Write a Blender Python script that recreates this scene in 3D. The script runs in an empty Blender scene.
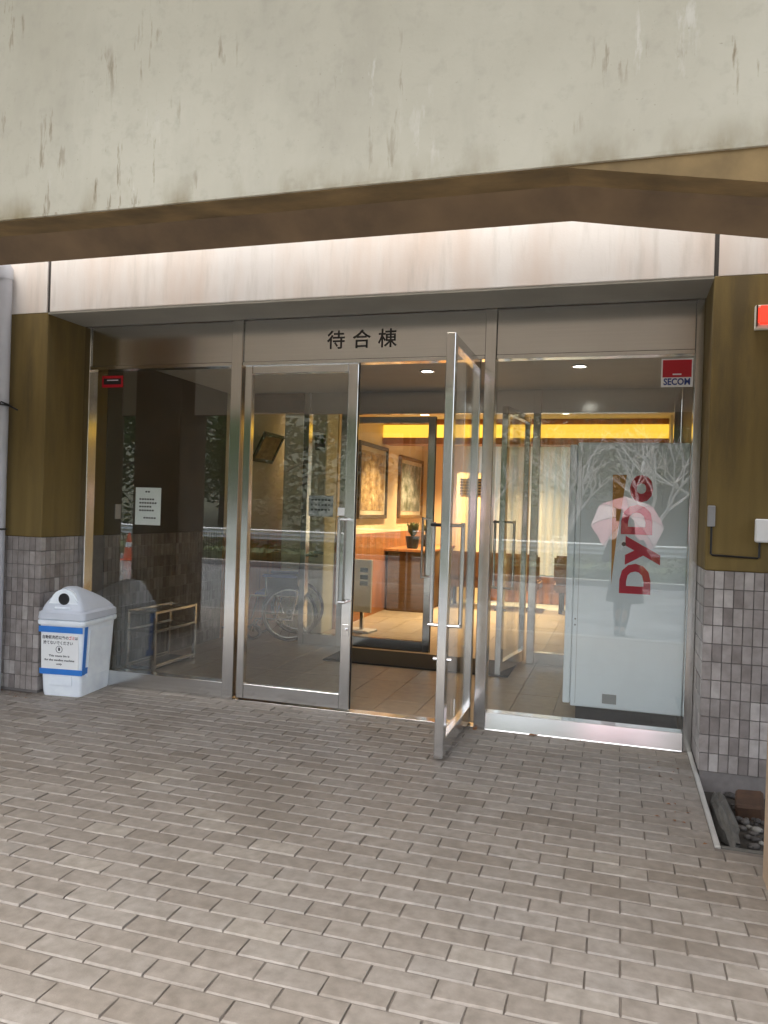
import bpy, bmesh, math, random
from mathutils import Vector, Matrix
random.seed(11)
rad = math.radians
sc = bpy.context.scene
col = sc.collection

# ------------------------------------------------------------------ camera
FPX, TH, PI_, RO = 769.0, rad(17.0), rad(0.22), rad(1.8)
CAM = Vector((0, -5.0, 1.4))
Fv = Vector((-math.sin(TH)*math.cos(PI_), math.cos(TH)*math.cos(PI_), -math.sin(PI_)))
Rv = Vector((math.cos(TH), math.sin(TH), 0)); Uv = Rv.cross(Fv)
cr = Rv*math.cos(RO) + Uv*math.sin(RO); cu = -Rv*math.sin(RO) + Uv*math.cos(RO)
cd = bpy.data.cameras.new('camera'); cam = bpy.data.objects.new('camera', cd); col.objects.link(cam)
cd.sensor_fit = 'HORIZONTAL'; cd.sensor_width = 36; cd.lens = 36*FPX/768
cd.clip_start = 0.02; cd.clip_end = 1500
mw = Matrix((cr, cu, -Fv)).transposed().to_4x4(); mw.translation = CAM
cam.matrix_world = mw
sc.camera = cam
def project(p):
    v = Vector(p) - CAM; z = v.dot(Fv)
    if z < .05: return None
    return 384 + FPX*v.dot(cr)/z, 512 - FPX*v.dot(cu)/z, z

# ------------------------------------------------------------------ sky, sun, exposure
SUN_EL, SUN_AZ = rad(62), rad(200)
w = bpy.data.worlds.new('World'); sc.world = w; w.use_nodes = True
nt = w.node_tree; bg = nt.nodes['Background']
sky = nt.nodes.new('ShaderNodeTexSky'); sky.sky_type = 'NISHITA'; sky.sun_disc = False
sky.sun_elevation = SUN_EL; sky.sun_rotation = SUN_AZ
sky.air_density = 1.0; sky.dust_density = 4.0; sky.ozone_density = 1.0
hs = nt.nodes.new('ShaderNodeHueSaturation'); hs.inputs['Saturation'].default_value = 0.5
nt.links.new(sky.outputs[0], hs.inputs['Color']); nt.links.new(hs.outputs[0], bg.inputs['Color'])
bg.inputs['Strength'].default_value = 0.15
sl = bpy.data.lights.new('sun', 'SUN'); sl.energy = 1.5; sl.angle = rad(40); sl.color = (1, .96, .9)
so = bpy.data.objects.new('sun', sl); col.objects.link(so)
# direction towards the sun (behind the photographer): azimuth measured like the sky's rotation
sd = Vector((math.sin(SUN_AZ)*math.cos(SUN_EL), math.cos(SUN_AZ)*math.cos(SUN_EL), math.sin(SUN_EL)))
so.rotation_euler = sd.to_track_quat('Z', 'Y').to_euler(); so.location = (0, -30, 30)
sc.view_settings.view_transform = 'Standard'; sc.view_settings.look = 'None'
sc.view_settings.gamma = 1; sc.view_settings.exposure = 2.1
sc.cycles.max_bounces = 14; sc.cycles.diffuse_bounces = 6; sc.cycles.glossy_bounces = 6
sc.cycles.transmission_bounces = 8; sc.cycles.transparent_max_bounces = 24
sc.cycles.sample_clamp_indirect = 6

# ------------------------------------------------------------------ materials
def new_mat(name):
    m = bpy.data.materials.new(name); m.use_nodes = True
    t = m.node_tree; return m, t, t.nodes['Principled BSDF']
def node(t, kind, **kw):
    n = t.nodes.new(kind)
    for k, v in kw.items(): setattr(n, k, v)
    return n
def c4(c): return (c[0], c[1], c[2], 1)
def ramp(t, fac, stops, interp='LINEAR'):
    r = node(t, 'ShaderNodeValToRGB'); r.color_ramp.interpolation = interp
    while len(r.color_ramp.elements) < len(stops): r.color_ramp.elements.new(.5)
    for e, (p, c) in zip(r.color_ramp.elements, stops): e.position = p; e.color = c4(c)
    t.links.new(fac, r.inputs[0]); return r.outputs[0]
def mix(t, a, b, fac, mode='MIX'):
    n = node(t, 'ShaderNodeMix', data_type='RGBA', blend_type=mode)
    for i, v in ((0, fac), (6, a), (7, b)):
        if isinstance(v, (int, float)): n.inputs[i].default_value = v
        elif isinstance(v, tuple): n.inputs[i].default_value = c4(v)
        else: t.links.new(v, n.inputs[i])
    return n.outputs[2]
def noise(t, scale, detail=4, stretch=None, rough=.55, vec='Object'):
    tc = node(t, 'ShaderNodeTexCoord'); n = node(t, 'ShaderNodeTexNoise')
    n.inputs['Scale'].default_value = scale; n.inputs['Detail'].default_value = detail
    n.inputs['Roughness'].default_value = rough
    v = tc.outputs[vec]
    if vec == 'World':
        v = node(t, 'ShaderNodeNewGeometry').outputs['Position']
    if stretch:
        mp = node(t, 'ShaderNodeMapping'); mp.inputs['Scale'].default_value = stretch
        t.links.new(v, mp.inputs[0]); v = mp.outputs[0]
    t.links.new(v, n.inputs['Vector']); return n.outputs['Fac']
def wnoise(t, scale, detail=4, stretch=None, rough=.55):
    g = node(t, 'ShaderNodeNewGeometry'); n = node(t, 'ShaderNodeTexNoise')
    n.inputs['Scale'].default_value = scale; n.inputs['Detail'].default_value = detail
    n.inputs['Roughness'].default_value = rough; v = g.outputs['Position']
    if stretch:
        mp = node(t, 'ShaderNodeMapping'); mp.inputs['Scale'].default_value = stretch
        t.links.new(v, mp.inputs[0]); v = mp.outputs[0]
    t.links.new(v, n.inputs['Vector']); return n.outputs['Fac']
def bump(t, p, h, strength=.2, dist=.01):
    b = node(t, 'ShaderNodeBump'); b.inputs['Strength'].default_value = strength; b.inputs['Distance'].default_value = dist
    t.links.new(h, b.inputs['Height']); t.links.new(b.outputs[0], p.inputs['Normal'])
def M(name, c, rough=.6, metal=0, var=.12, scale=6, bmp=0, bscale=60, spec=.5, stretch=None):
    m, t, p = new_mat(name)
    dk = tuple(x*(1-var) for x in c); lt = tuple(min(1, x*(1+var)) for x in c)
    n = wnoise(t, scale, 5, stretch)
    t.links.new(ramp(t, n, [(.3, dk), (.7, lt)]), p.inputs['Base Color'])
    r2 = node(t, 'ShaderNodeMapRange'); r2.inputs[3].default_value = max(.02, rough*.85); r2.inputs[4].default_value = min(1, rough*1.15)
    t.links.new(n, r2.inputs[0]); t.links.new(r2.outputs[0], p.inputs['Roughness'])
    p.inputs['Metallic'].default_value = metal; p.inputs['Specular IOR Level'].default_value = spec
    if bmp: bump(t, p, wnoise(t, bscale, 4), bmp, .004)
    return m
def emis(name, c, s, base=(.8, .8, .8)):
    m, t, p = new_mat(name); p.inputs['Base Color'].default_value = c4(base)
    p.inputs['Emission Color'].default_value = c4(c); p.inputs['Emission Strength'].default_value = s
    return m

def concrete_stained():
    m, t, p = new_mat('stained_concrete')
    base = ramp(t, wnoise(t, 1.6, 6), [(.3, (.385, .352, .268)), (.7, (.475, .44, .345))])
    fine = wnoise(t, 26, 6)
    base = mix(t, base, (.34, .31, .24), ramp_f(t, fine, .54, .75, .5))
    # sparse short run-down streaks, rusty brown, pale lime patches and faint broad washes
    def masked(f, g_, lo_, hi_): 
        mu = node(t, 'ShaderNodeMath', operation='MULTIPLY'); t.links.new(f, mu.inputs[0]); t.links.new(ramp_f(t, g_, lo_, hi_, 1.0), mu.inputs[1]); return mu.outputs[0]
    st = ramp_f(t, wnoise(t, 1.0, 5, (34, 34, 5.5), .6), .59, .68, .85)
    base = mix(t, base, (.17, .125, .065), masked(st, wnoise(t, 2.7, 2), .47, .60))
    st2 = wnoise(t, 1.0, 6, (4.0, 4, 1.6), .62)
    base = mix(t, base, (.29, .265, .205), ramp_f(t, st2, .50, .78, .5))
    li = ramp_f(t, wnoise(t, 1.0, 7, (18, 18, 4.0), .65), .60, .68, .55)
    base = mix(t, base, (.60, .575, .50), masked(li, wnoise(t, 1.9, 2, (1, 1, .6)), .55, .64))
    po = wnoise(t, 95, 3); base = mix(t, base, (.22, .20, .15), ramp_f(t, po, .70, .76, .5))
    gz = node(t, 'ShaderNodeSeparateXYZ'); t.links.new(node(t, 'ShaderNodeNewGeometry').outputs['Position'], gz.inputs[0])
    ed = node(t, 'ShaderNodeMapRange'); ed.inputs[1].default_value = 2.50; ed.inputs[2].default_value = 2.40; ed.inputs[4].default_value = 1.0; t.links.new(gz.outputs['Z'], ed.inputs[0])
    mu2 = node(t, 'ShaderNodeMath', operation='MULTIPLY'); t.links.new(ed.outputs[0], mu2.inputs[0]); t.links.new(ramp_f(t, wnoise(t, 1.0, 6, (7, 7, 3)), .46, .7, .9), mu2.inputs[1])
    base = mix(t, base, (.20, .155, .075), mu2.outputs[0])
    t.links.new(base, p.inputs['Base Color']); p.inputs['Roughness'].default_value = .85
    bump(t, p, wnoise(t, 40, 5), .25, .004)
    return m
def ramp_f(t, fac, a, b, amt):
    r = node(t, 'ShaderNodeMapRange'); r.inputs[1].default_value = a; r.inputs[2].default_value = b
    r.inputs[4].default_value = amt; t.links.new(fac, r.inputs[0]); return r.outputs[0]
def plaster_ochre():
    m, t, p = new_mat('ochre_plaster')
    base = ramp(t, wnoise(t, 1.0, 4, (9, 9, .7)), [(.3, (.135, .092, .024)), (.7, (.19, .132, .038))])
    base = mix(t, base, (.085, .062, .025), ramp_f(t, wnoise(t, 1.0, 6, (6, 6, 1.0), .65), .47, .70, .75))
    t.links.new(base, p.inputs['Base Color']); p.inputs['Roughness'].default_value = .8
    bump(t, p, wnoise(t, 120, 4), .25, .003)
    return m
def pale_lintel():
    m, t, p = new_mat('pale_render')
    base = ramp(t, wnoise(t, 1.3, 4), [(.3, (.66, .63, .60)), (.7, (.76, .73, .69))])
    base = mix(t, base, (.60, .47, .38), ramp_f(t, wnoise(t, 1.0, 5, (1.8, 1.8, .35)), .44, .62, .75))
    base = mix(t, base, (.45, .42, .37), ramp_f(t, wnoise(t, 1.0, 7, (11, 11, 1.3), .65), .52, .75, .55))
    t.links.new(base, p.inputs['Base Color']); p.inputs['Roughness'].default_value = .8
    bump(t, p, wnoise(t, 90, 4), .2, .003)
    return m
def random_piece(name, stops, rough, island=False, interp='CONSTANT', nsc=30, bmp=.15, dirt=None, spec=.5):
    m, t, p = new_mat(name)
    if island: rnd = node(t, 'ShaderNodeNewGeometry').outputs['Random Per Island']
    else: rnd = node(t, 'ShaderNodeObjectInfo').outputs['Random']
    base = ramp(t, rnd, stops, interp)
    n = wnoise(t, nsc, 6)
    base = mix(t, base, ramp(t, n, [(.28, (.74, .73, .71)), (.72, (1.16, 1.16, 1.16))]), 1.0, 'MULTIPLY')
    if dirt:
        base = mix(t, base, dirt[0], ramp_f(t, wnoise(t, dirt[1], 6), dirt[2], dirt[3], dirt[4]))
    t.links.new(base, p.inputs['Base Color'])
    r2 = node(t, 'ShaderNodeMapRange'); r2.inputs[3].default_value = rough*.8; r2.inputs[4].default_value = min(1, rough*1.2)
    t.links.new(n, r2.inputs[0]); t.links.new(r2.outputs[0], p.inputs['Roughness'])
    p.inputs['Specular IOR Level'].default_value = spec
    bump(t, p, wnoise(t, 180, 4), bmp, .002)
    return m
def steel(name='brushed_stainless', c=(.70, .70, .69), rough=.15, stretch=(90, 90, 1.5)):
    m, t, p = new_mat(name)
    n = wnoise(t, 1.0, 3, stretch)
    t.links.new(ramp(t, n, [(.3, tuple(x*.96 for x in c)), (.7, tuple(min(1, x*1.03) for x in c))]), p.inputs['Base Color'])
    big = wnoise(t, 2.2, 4)
    r2 = node(t, 'ShaderNodeMapRange'); r2.inputs[3].default_value = rough*.9; r2.inputs[4].default_value = rough*1.15
    t.links.new(big, r2.inputs[0]); t.links.new(r2.outputs[0], p.inputs['Roughness'])
    p.inputs['Metallic'].default_value = 1
    return m
def glass():
    m, t, p = new_mat('clear_glass'); t.nodes.remove(p)
    out = t.nodes['Material Output']
    g = node(t, 'ShaderNodeNewGeometry')
    mr = node(t, 'ShaderNodeMapRange'); mr.inputs[3].default_value = 1.8; mr.inputs[4].default_value = 1/1.8
    t.links.new(g.outputs['Backfacing'], mr.inputs[0])
    fr = node(t, 'ShaderNodeFresnel'); t.links.new(mr.outputs[0], fr.inputs['IOR'])
    tr = node(t, 'ShaderNodeBsdfTransparent'); tr.inputs[0].default_value = (.955, .975, .962, 1)
    gl = node(t, 'ShaderNodeBsdfGlossy'); gl.inputs['Roughness'].default_value = 0.0; gl.inputs['Color'].default_value = (1, 1, 1, 1)
    mx = node(t, 'ShaderNodeMixShader')
    t.links.new(fr.outputs[0], mx.inputs[0]); t.links.new(tr.outputs[0], mx.inputs[1]); t.links.new(gl.outputs[0], mx.inputs[2])
    # thin film of dust and smears
    df = node(t, 'ShaderNodeBsdfDiffuse'); df.inputs[0].default_value = (.6, .6, .6, 1)
    m2 = node(t, 'ShaderNodeMixShader')
    t.links.new(ramp_f(t, wnoise(t, 3.0, 6, (1, 1, .6)), .45, .85, .035), m2.inputs[0])
    t.links.new(mx.outputs[0], m2.inputs[1]); t.links.new(df.outputs[0], m2.inputs[2])
    t.links.new(m2.outputs[0], out.inputs[0]); return m
def translucent(name, c, amt=.6, stretch=None):
    m, t, p = new_mat(name)
    out = t.nodes['Material Output']; tl = node(t, 'ShaderNodeBsdfTranslucent'); tl.inputs[0].default_value = c4(c)
    p.inputs['Base Color'].default_value = c4(c); p.inputs['Roughness'].default_value = .7
    mx = node(t, 'ShaderNodeMixShader'); mx.inputs[0].default_value = amt
    t.links.new(p.outputs[0], mx.inputs[1]); t.links.new(tl.outputs[0], mx.inputs[2]); t.links.new(mx.outputs[0], out.inputs[0])
    return m
def painting(name, cols, scale):
    m, t, p = new_mat(name)
    n = noise(t, scale, 6, vec='Generated', rough=.65)
    stops = [(i/(len(cols)-1)*.5+.25, c) for i, c in enumerate(cols)]
    t.links.new(ramp(t, n, stops), p.inputs['Base Color']); p.inputs['Roughness'].default_value = .5
    return m

PAV = [(0, (.20, .172, .142)), (.1, (.232, .203, .172)), (.5, (.252, .222, .19)), (.85, (.258, .232, .203)), (1, (.30, .268, .228))]
TIL = [(0, (.215, .19, .178)), (.2, (.272, .245, .23)), (.5, (.308, .278, .262)), (.78, (.41, .38, .36)), (.9, (.35, .32, .302))]
MT = dict(
    concrete=concrete_stained(), ochre=plaster_ochre(), pale=pale_lintel(),
    soffit=M('brown_soffit', (.20, .135, .058), .8, var=.42, scale=5, bmp=.25),
    soffit_lip=M('shaded_brown_lip', (.15, .098, .052), .8, var=.32, scale=4, bmp=.25),  # darker soffit brown; the lip's shade is put into the colour
    ceil=M('porch_ceiling', (.78, .76, .71), .85, var=.08, scale=2, bmp=.15),
    reveal=M('grey_soffit_render', (.30, .285, .24), .8, var=.1, scale=3, bmp=.15),
    paver=random_piece('paver_brick', PAV, .62, False, 'LINEAR', 22, .35, ((.155, .128, .098), 1.7, .48, .74, .55)),
    paver_i=random_piece('paver_brick_far', PAV, .62, True, 'LINEAR', 22, .35, ((.155, .128, .098), 1.7, .48, .74, .55)),
    mortar=M('sand_joint', (.15, .13, .11), .95, var=.3, scale=8, bmp=.3),
    tile=random_piece('wall_tile', TIL, .38, False, 'CONSTANT', 16, .08),
    tile_i=random_piece('wall_tile_dimmed', [(p_, tuple(x*.5 for x in c_)) for p_, c_ in TIL], .38, True, 'CONSTANT', 16, .08),  # facade tile tones halved; the dim interior is put into the colour
    grout=M('grey_grout', (.17, .155, .145), .9, var=.15, scale=20),
    steel=steel(), steel_h=steel('brushed_stainless_across', (.70, .70, .69), .17, (1.5, 1.5, 90)),
    chrome=M('polished_stainless', (.68, .67, .65), .16, 1, var=.05),
    dark_metal=M('dark_metal', (.03, .03, .03), .4, .6),
    black=M('black_rubber', (.012, .012, .012), .6), joint=M('sealant', (.05, .045, .04), .7),
    glass=glass(), letter=M('black_letter', (.018, .016, .014), .45),
    binbody=M('bin_plastic', (.84, .90, .97), .42, var=.08, scale=9, bmp=.03), binlid=M('bin_lid_plastic', (.56, .60, .66), .45, var=.06, scale=5, bmp=.03),
    bluetape=M('blue_tape', (.035, .20, .62), .4, var=.1), white=M('white_paper', (.82, .83, .82), .6, var=.03),
    ink=M('printed_ink', (.03, .03, .035), .6), redink=M('red_ink', (.6, .04, .03), .5),
    vend=M('vending_white', (.84, .89, .95), .32, var=.02, scale=2), vend_dark=M('vending_dark', (.02, .02, .022), .5),
    vred=M('logo_red', (.58, .008, .035), .4, var=.05), vorange=M('logo_orange', (.58, .25, .035), .4, var=.05),
    grey=M('grey_plastic', (.28, .28, .28), .5), lgrey=M('light_grey_pvc', (.50, .51, .54), .4, var=.06),
    sred=M('sticker_red', (.5, .012, .025), .35, var=.04), sblue=M('sticker_blue', (.02, .05, .25), .4),
    lampred=emis('alarm_red_lens', (1, .06, .03), .25, (.7, .05, .03)),
    fl_tile=random_piece('floor_tile', [(0, (.28, .228, .17)), (.5, (.325, .265, .20)), (1, (.30, .245, .182))], .35, False, 'LINEAR', 14, .06),
    mat=M('doormat', (.025, .024, .023), .95, var=.3, scale=80, bmp=.4, bscale=200),
    yellow=M('lobby_wall', (.78, .62, .38), .7, var=.04, scale=2, bmp=.1, bscale=150), cream=M('cream_wall', (.70, .66, .55), .75, var=.05, scale=2),
    palewall=M('pale_green_wall', (.62, .64, .54), .75, var=.04, scale=2),
    wood=M('wood_panel', (.33, .13, .045), .4, var=.35, scale=1.5, stretch=(14, 14, 1)), dwood=M('dark_wood', (.10, .055, .025), .45, var=.3, scale=2, stretch=(3, 3, 20)),
    frame_gold=M('frame_gilt', (.22, .13, .05), .4, .3, var=.3, scale=20), frame_dark=M('frame_dark', (.05, .03, .018), .4),
    mount=M('picture_mount', (.55, .46, .33), .8), 
    art1=painting('brown_artwork', [(.06, .04, .02), (.25, .15, .06), (.45, .32, .16), (.75, .65, .45)], 7),
    art2=painting('landscape_artwork', [(.03, .05, .05), (.12, .14, .1), (.35, .36, .33), (.65, .62, .52)], 5),
    art3=painting('plaque_artwork', [(.16, .08, .03), (.4, .24, .1), (.6, .42, .2)], 4),
    curtain=translucent('lace_curtain', (.92, .90, .85), .72), cove=emis('cove_light', (1, .56, .05), .36, (.8, .6, .3)),
    lampw=emis('downlight_glow', (1, .86, .62), 6), lampn=emis('downlight_cool', (1, .95, .85), 4),
    navy=M('navy_vinyl', (.05, .085, .27), .45), tyre=M('grey_tyre', (.015, .015, .016), .7),
    sofa=M('brown_sofa', (.16, .075, .03), .5, var=.2), 
    asphalt=M('wet_asphalt', (.20, .205, .215), .22, var=.25, scale=1.2, bmp=.25, bscale=150),
    kerbm=M('kerb_concrete', (.40, .39, .36), .8, bmp=.2), soil=M('dark_soil', (.045, .038, .03), .9, var=.4, scale=15, bmp=.5),
    stone=M('grey_stone', (.10, .095, .083), .85, var=.3, scale=12, bmp=.4), rust=M('rusty_brick', (.065, .034, .018), .85, var=.35, scale=15, bmp=.4),
    pebble=random_piece('pebble', [(0, (.05, .045, .04)), (.5, (.11, .10, .09)), (.9, (.26, .25, .22))], .7, True, 'CONSTANT', 30, .2),
    pinkcol=M('column_render', (.42, .30, .20), .8, var=.1, scale=4, bmp=.2),
    leaf1=random_piece('evergreen_leaf', [(0, (.055, .09, .025)), (.5, (.10, .155, .042)), (1, (.15, .205, .065))], .5, True, 'LINEAR', 3, .05),
    leaf2=random_piece('hedge_leaf', [(0, (.07, .11, .025)), (.5, (.12, .165, .035)), (1, (.19, .20, .05))], .5, True, 'LINEAR', 3, .05),
    bark=M('bark', (.11, .09, .07), .9, var=.3, bmp=.5, bscale=20), bark2=M('pale_bark', (.66, .62, .59), .85, var=.2),
    grass=M('slope_grass', (.05, .056, .03), .95, var=.4, scale=3, bmp=.4, bscale=10),
    rail=M('guardrail_white', (.75, .76, .76), .45, var=.06), cone=M('cone_orange', (.75, .10, .02), .5),
    coat=M('charcoal_coat', (.035, .035, .04), .85, var=.2), skin=M('skin', (.52, .33, .25), .55, var=.05), hair=M('black_hair', (.012, .01, .009), .45),
    shoe=M('black_shoe', (.015, .014, .014), .4), tights=M('dark_tights', (.03, .028, .03), .7), pink=translucent('pink_umbrella', (.92, .55, .60), .5), pink2=translucent('pale_pink_umbrella', (.95, .78, .80), .5),
    phone=M('phone_black', (.02, .02, .022), .3), dry=M('dry_leaf', (.20, .09, .035), .8, var=.3, scale=40),
)

# ------------------------------------------------------------------ mesh helpers
class MB:
    def __init__(s): s.v = []; s.f = []
    def add(s, vs, fs):
        o = len(s.v); s.v += [tuple(v) for v in vs]; s.f += [tuple(i+o for i in f) for f in fs]; return s
    def box(s, x0, x1, y0, y1, z0, z1):
        return s.add([(x0,y0,z0),(x1,y0,z0),(x1,y1,z0),(x0,y1,z0),(x0,y0,z1),(x1,y0,z1),(x1,y1,z1),(x0,y1,z1)],
              [(3,2,1,0),(4,5,6,7),(0,1,5,4),(1,2,6,5),(2,3,7,6),(3,0,4,7)])
    def prism(s, poly, axis, a0, a1):
        # poly: list of 2D points; axis 'X': (y,z), 'Y': (x,z), 'Z': (x,y)
        def P(p, a): return {'X': (a, p[0], p[1]), 'Y': (p[0], a, p[1]), 'Z': (p[0], p[1], a)}[axis]
        n = len(poly); vs = [P(p, a0) for p in poly] + [P(p, a1) for p in poly]
        fs = [tuple(range(n)), tuple(range(2*n-1, n-1, -1))] + [(i, i+n, (i+1) % n+n, (i+1) % n) for i in range(n)]
        return s.add(vs, fs)
    def tube(s, pts, r, n=8, closed=False, cap=True):
        pts = [Vector(p) for p in pts]; m = len(pts); rings = []
        rs = r if isinstance(r, (list, tuple)) else [r]*m
        prev = None
        for i, p in enumerate(pts):
            if closed: d = pts[(i+1) % m] - pts[i-1]
            else: d = pts[min(i+1, m-1)] - pts[max(i-1, 0)]
            d = d.normalized() if d.length > 1e-9 else Vector((0, 0, 1))
            if prev is None:
                a = Vector((0, 0, 1)) if abs(d.z) < .9 else Vector((1, 0, 0))
                u = d.cross(a).normalized()
            else:
                u = (prev - d*prev.dot(d)); u = u.normalized() if u.length > 1e-6 else d.orthogonal().normalized()
            prev = u; vv = d.cross(u)
            rings.append([p + (u*math.cos(2*math.pi*k/n) + vv*math.sin(2*math.pi*k/n))*rs[i] for k in range(n)])
        vs = [q for R in rings for q in R]; fs = []
        for i in range(m if closed else m-1):
            j = (i+1) % m
            for k in range(n): fs.append((i*n+k, i*n+(k+1) % n, j*n+(k+1) % n, j*n+k))
        if cap and not closed:
            fs.append(tuple(range(n-1, -1, -1))); fs.append(tuple((m-1)*n+k for k in range(n)))
        return s.add(vs, fs)
    def disc(s, c, nrm, r, t, n=24):
        nrm = Vector(nrm).normalized(); c = Vector(c)
        return s.tube([c, c+nrm*t], r, n)
    def loft(s, rings, cap=True):
        n = len(rings[0]); vs = [q for R in rings for q in R]; fs = []
        for i in range(len(rings)-1):
            for k in range(n): fs.append((i*n+k, i*n+(k+1) % n, (i+1)*n+(k+1) % n, (i+1)*n+k))
        if cap: fs.append(tuple(range(n-1, -1, -1))); fs.append(tuple((len(rings)-1)*n+k for k in range(n)))
        return s.add(vs, fs)
    def mesh(s, name, bevel=0, seg=1, smooth=False, recalc=True):
        me = bpy.data.meshes.new(name); me.from_pydata(s.v, [], s.f)
        bm = bmesh.new(); bm.from_mesh(me)
        if recalc: bmesh.ops.recalc_face_normals(bm, faces=bm.faces)
        if bevel:
            bmesh.ops.bevel(bm, geom=[e for e in bm.edges if e.is_manifold and e.calc_face_angle(0) > .4], offset=bevel, segments=seg, affect='EDGES', clamp_overlap=True)
        bm.to_mesh(me); bm.free()
        if smooth:
            me.polygons.foreach_set('use_smooth', [True]*len(me.polygons))
            if smooth != 'all': me.set_sharp_from_angle(angle=rad(40))
        return me
ROOT = {}
def tagp(o, label=None, cat=None, group=None, kind=None):
    if label: o['label'] = label
    if cat: o['category'] = cat
    if group: o['group'] = group
    if kind: o['kind'] = kind
    return o
def link(name, me, m=None, parent=None):
    o = bpy.data.objects.new(name, me); col.objects.link(o)
    if m is not None and not me.materials: me.materials.append(MT[m] if isinstance(m, str) else m)
    if parent is not None: o.parent = parent
    return o
def thing(name, label, cat, loc=(0, 0, 0), rz=0, group=None, world=True):
    o = bpy.data.objects.new(name, None); col.objects.link(o); o.empty_display_size = .1
    o.location = loc; o.rotation_euler = (0, 0, rz)
    tagp(o, label, cat, group)
    ROOT[o.name] = (Matrix.Translation(Vector(loc)) @ Matrix.Rotation(rz, 4, 'Z')).inverted() if world else Matrix.Identity(4)
    return o
def root_of(o):
    while o.parent: o = o.parent
    return o
def part(parent, name, mb, m, bevel=0, seg=1, smooth=False, **kw):
    me = mb.mesh(name, bevel, seg, smooth)
    if parent is not None:
        r = root_of(parent)
        if r.name in ROOT: me.transform(ROOT[r.name])
    o = link(name, me, m, parent)
    return tagp(o, **kw)
def single(name, mb, m, label, cat, loc=None, bevel=0, seg=1, smooth=False, group=None):
    me = mb.mesh(name, bevel, seg, smooth)
    if loc is not None: me.transform(Matrix.Translation(-Vector(loc)))
    o = link(name, me, m); 
    if loc is not None: o.location = loc
    return tagp(o, label, cat, group)
def struct(name, mb, m, bevel=0, kind='structure', smooth=False):
    o = link(name, mb.mesh(name, bevel, smooth=smooth), m); o['kind'] = kind; return o
def B(*a): return MB().box(*a)
def text_mesh(body, size, depth=.0008, bold=0.0, align='CENTER', width=1.0):
    cu_ = bpy.data.curves.new('txt', 'FONT'); cu_.body = body; cu_.size = size; cu_.extrude = depth/2
    cu_.align_x = align; cu_.align_y = 'CENTER'; cu_.offset = bold; cu_.resolution_u = 3
    o = bpy.data.objects.new('txt', cu_); col.objects.link(o); o.scale.x = 1
    dg = bpy.context.evaluated_depsgraph_get()
    me = bpy.data.meshes.new_from_object(o.evaluated_get(dg))
    bpy.data.objects.remove(o); bpy.data.curves.remove(cu_)
    me.materials.clear()
    if width != 1: me.transform(Matrix.Scale(width, 4, (1, 0, 0)))
    return me
def lettering(parent, name, body, size, mtx, m, bold=0.0, fit=None, **kw):
    me = text_mesh(body, size, .0008, bold)
    if fit:
        xs = [v.co.x for v in me.vertices]
        if xs:
            wd = max(xs)-min(xs); cx = (max(xs)+min(xs))/2
            me.transform(Matrix.Scale(fit/wd, 4, (1, 0, 0)) @ Matrix.Translation((-cx, 0, 0)))
    me.transform(mtx)
    if parent is not None:
        r = root_of(parent)
        if r.name in ROOT: me.transform(ROOT[r.name])
    return tagp(link(name, me, m, parent), **kw)
# text standing in a plane facing -Y (front), at (x, y, z) in the coordinates of the parts
def front(x, y, z, rot=0):
    return Matrix.Translation((x, y, z)) @ Matrix.Rotation(rad(90), 4, 'X') @ Matrix.Rotation(rot, 4, 'Z')

# ================================================================== GROUND
YK = -4.2                      # kerb between the paving and the road
PIT = (.466, 1.25, -1.40, -.452)
g = MB(); g.add([(-260, -260, -.115), (260, -260, -.115), (260, 260, -.115), (-260, 260, -.115)], [(0, 1, 2, 3)])
struct('ground', g, 'grass')
struct('road', MB().add([(-120, -12.15, -.111), (120, -12.15, -.111), (120, YK-.15, -.111), (-120, YK-.15, -.111)], [(0, 1, 2, 3)]), 'asphalt')
struct('kerb', MB().box(-14, 6, YK-.15, YK-.002, -.13, -.001), 'kerbm', .01)
struct('far_kerb', MB().box(-60, 60, -12.3, -12.152, -.13, .02), 'kerbm', .01)
# paving: mortar bed and separate pavers
bed = MB()
bed.box(-14, PIT[0]-.03, YK, .07, -.11, -.006)
bed.box(PIT[0]-.03, 6, YK, PIT[2]-.03, -.11, -.006)
pavement = struct('pavement', bed, 'mortar')
PX, PY = .208, .098
def paver_mesh(wx, wy):
    b = MB(); X_, Y_, ix, iy = wx/2, wy/2, .0018, .0052
    b.v = [(-X_, -Y_, -.05), (X_, -Y_, -.05), (X_, Y_, -.05), (-X_, Y_, -.05), (-X_, -Y_, -.0045), (X_, -Y_, -.0045), (X_, Y_, -.0045), (-X_, Y_, -.0045),
           (-X_+ix, -Y_+iy, 0), (X_-ix, -Y_+iy, 0), (X_-ix, Y_-iy, 0), (-X_+ix, Y_-iy, 0)]
    b.f = [(3, 2, 1, 0), (8, 9, 10, 11)] + [(i, (i+1) % 4, (i+1) % 4+4, i+4) for i in range(4)] + [(i+4, (i+1) % 4+4, (i+1) % 4+8, i+8) for i in range(4)]
    me = b.mesh('paver'); me.materials.append(MT['paver']); return me
pms = []
for k in range(8):
    pm = paver_mesh(PX-.005, PY-.006); Rk = random.Random(k)
    for v in pm.vertices:
        if v.co.z > -.01: v.co += Vector((Rk.uniform(-.0016, .0016), Rk.uniform(-.0016, .0016), Rk.uniform(-.0012, .0004)))
    pms.append(pm)
spots = []; cuts = []; YW0 = -.45
j0 = int((YK + .02 + 2.738)/PY) - 1
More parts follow.
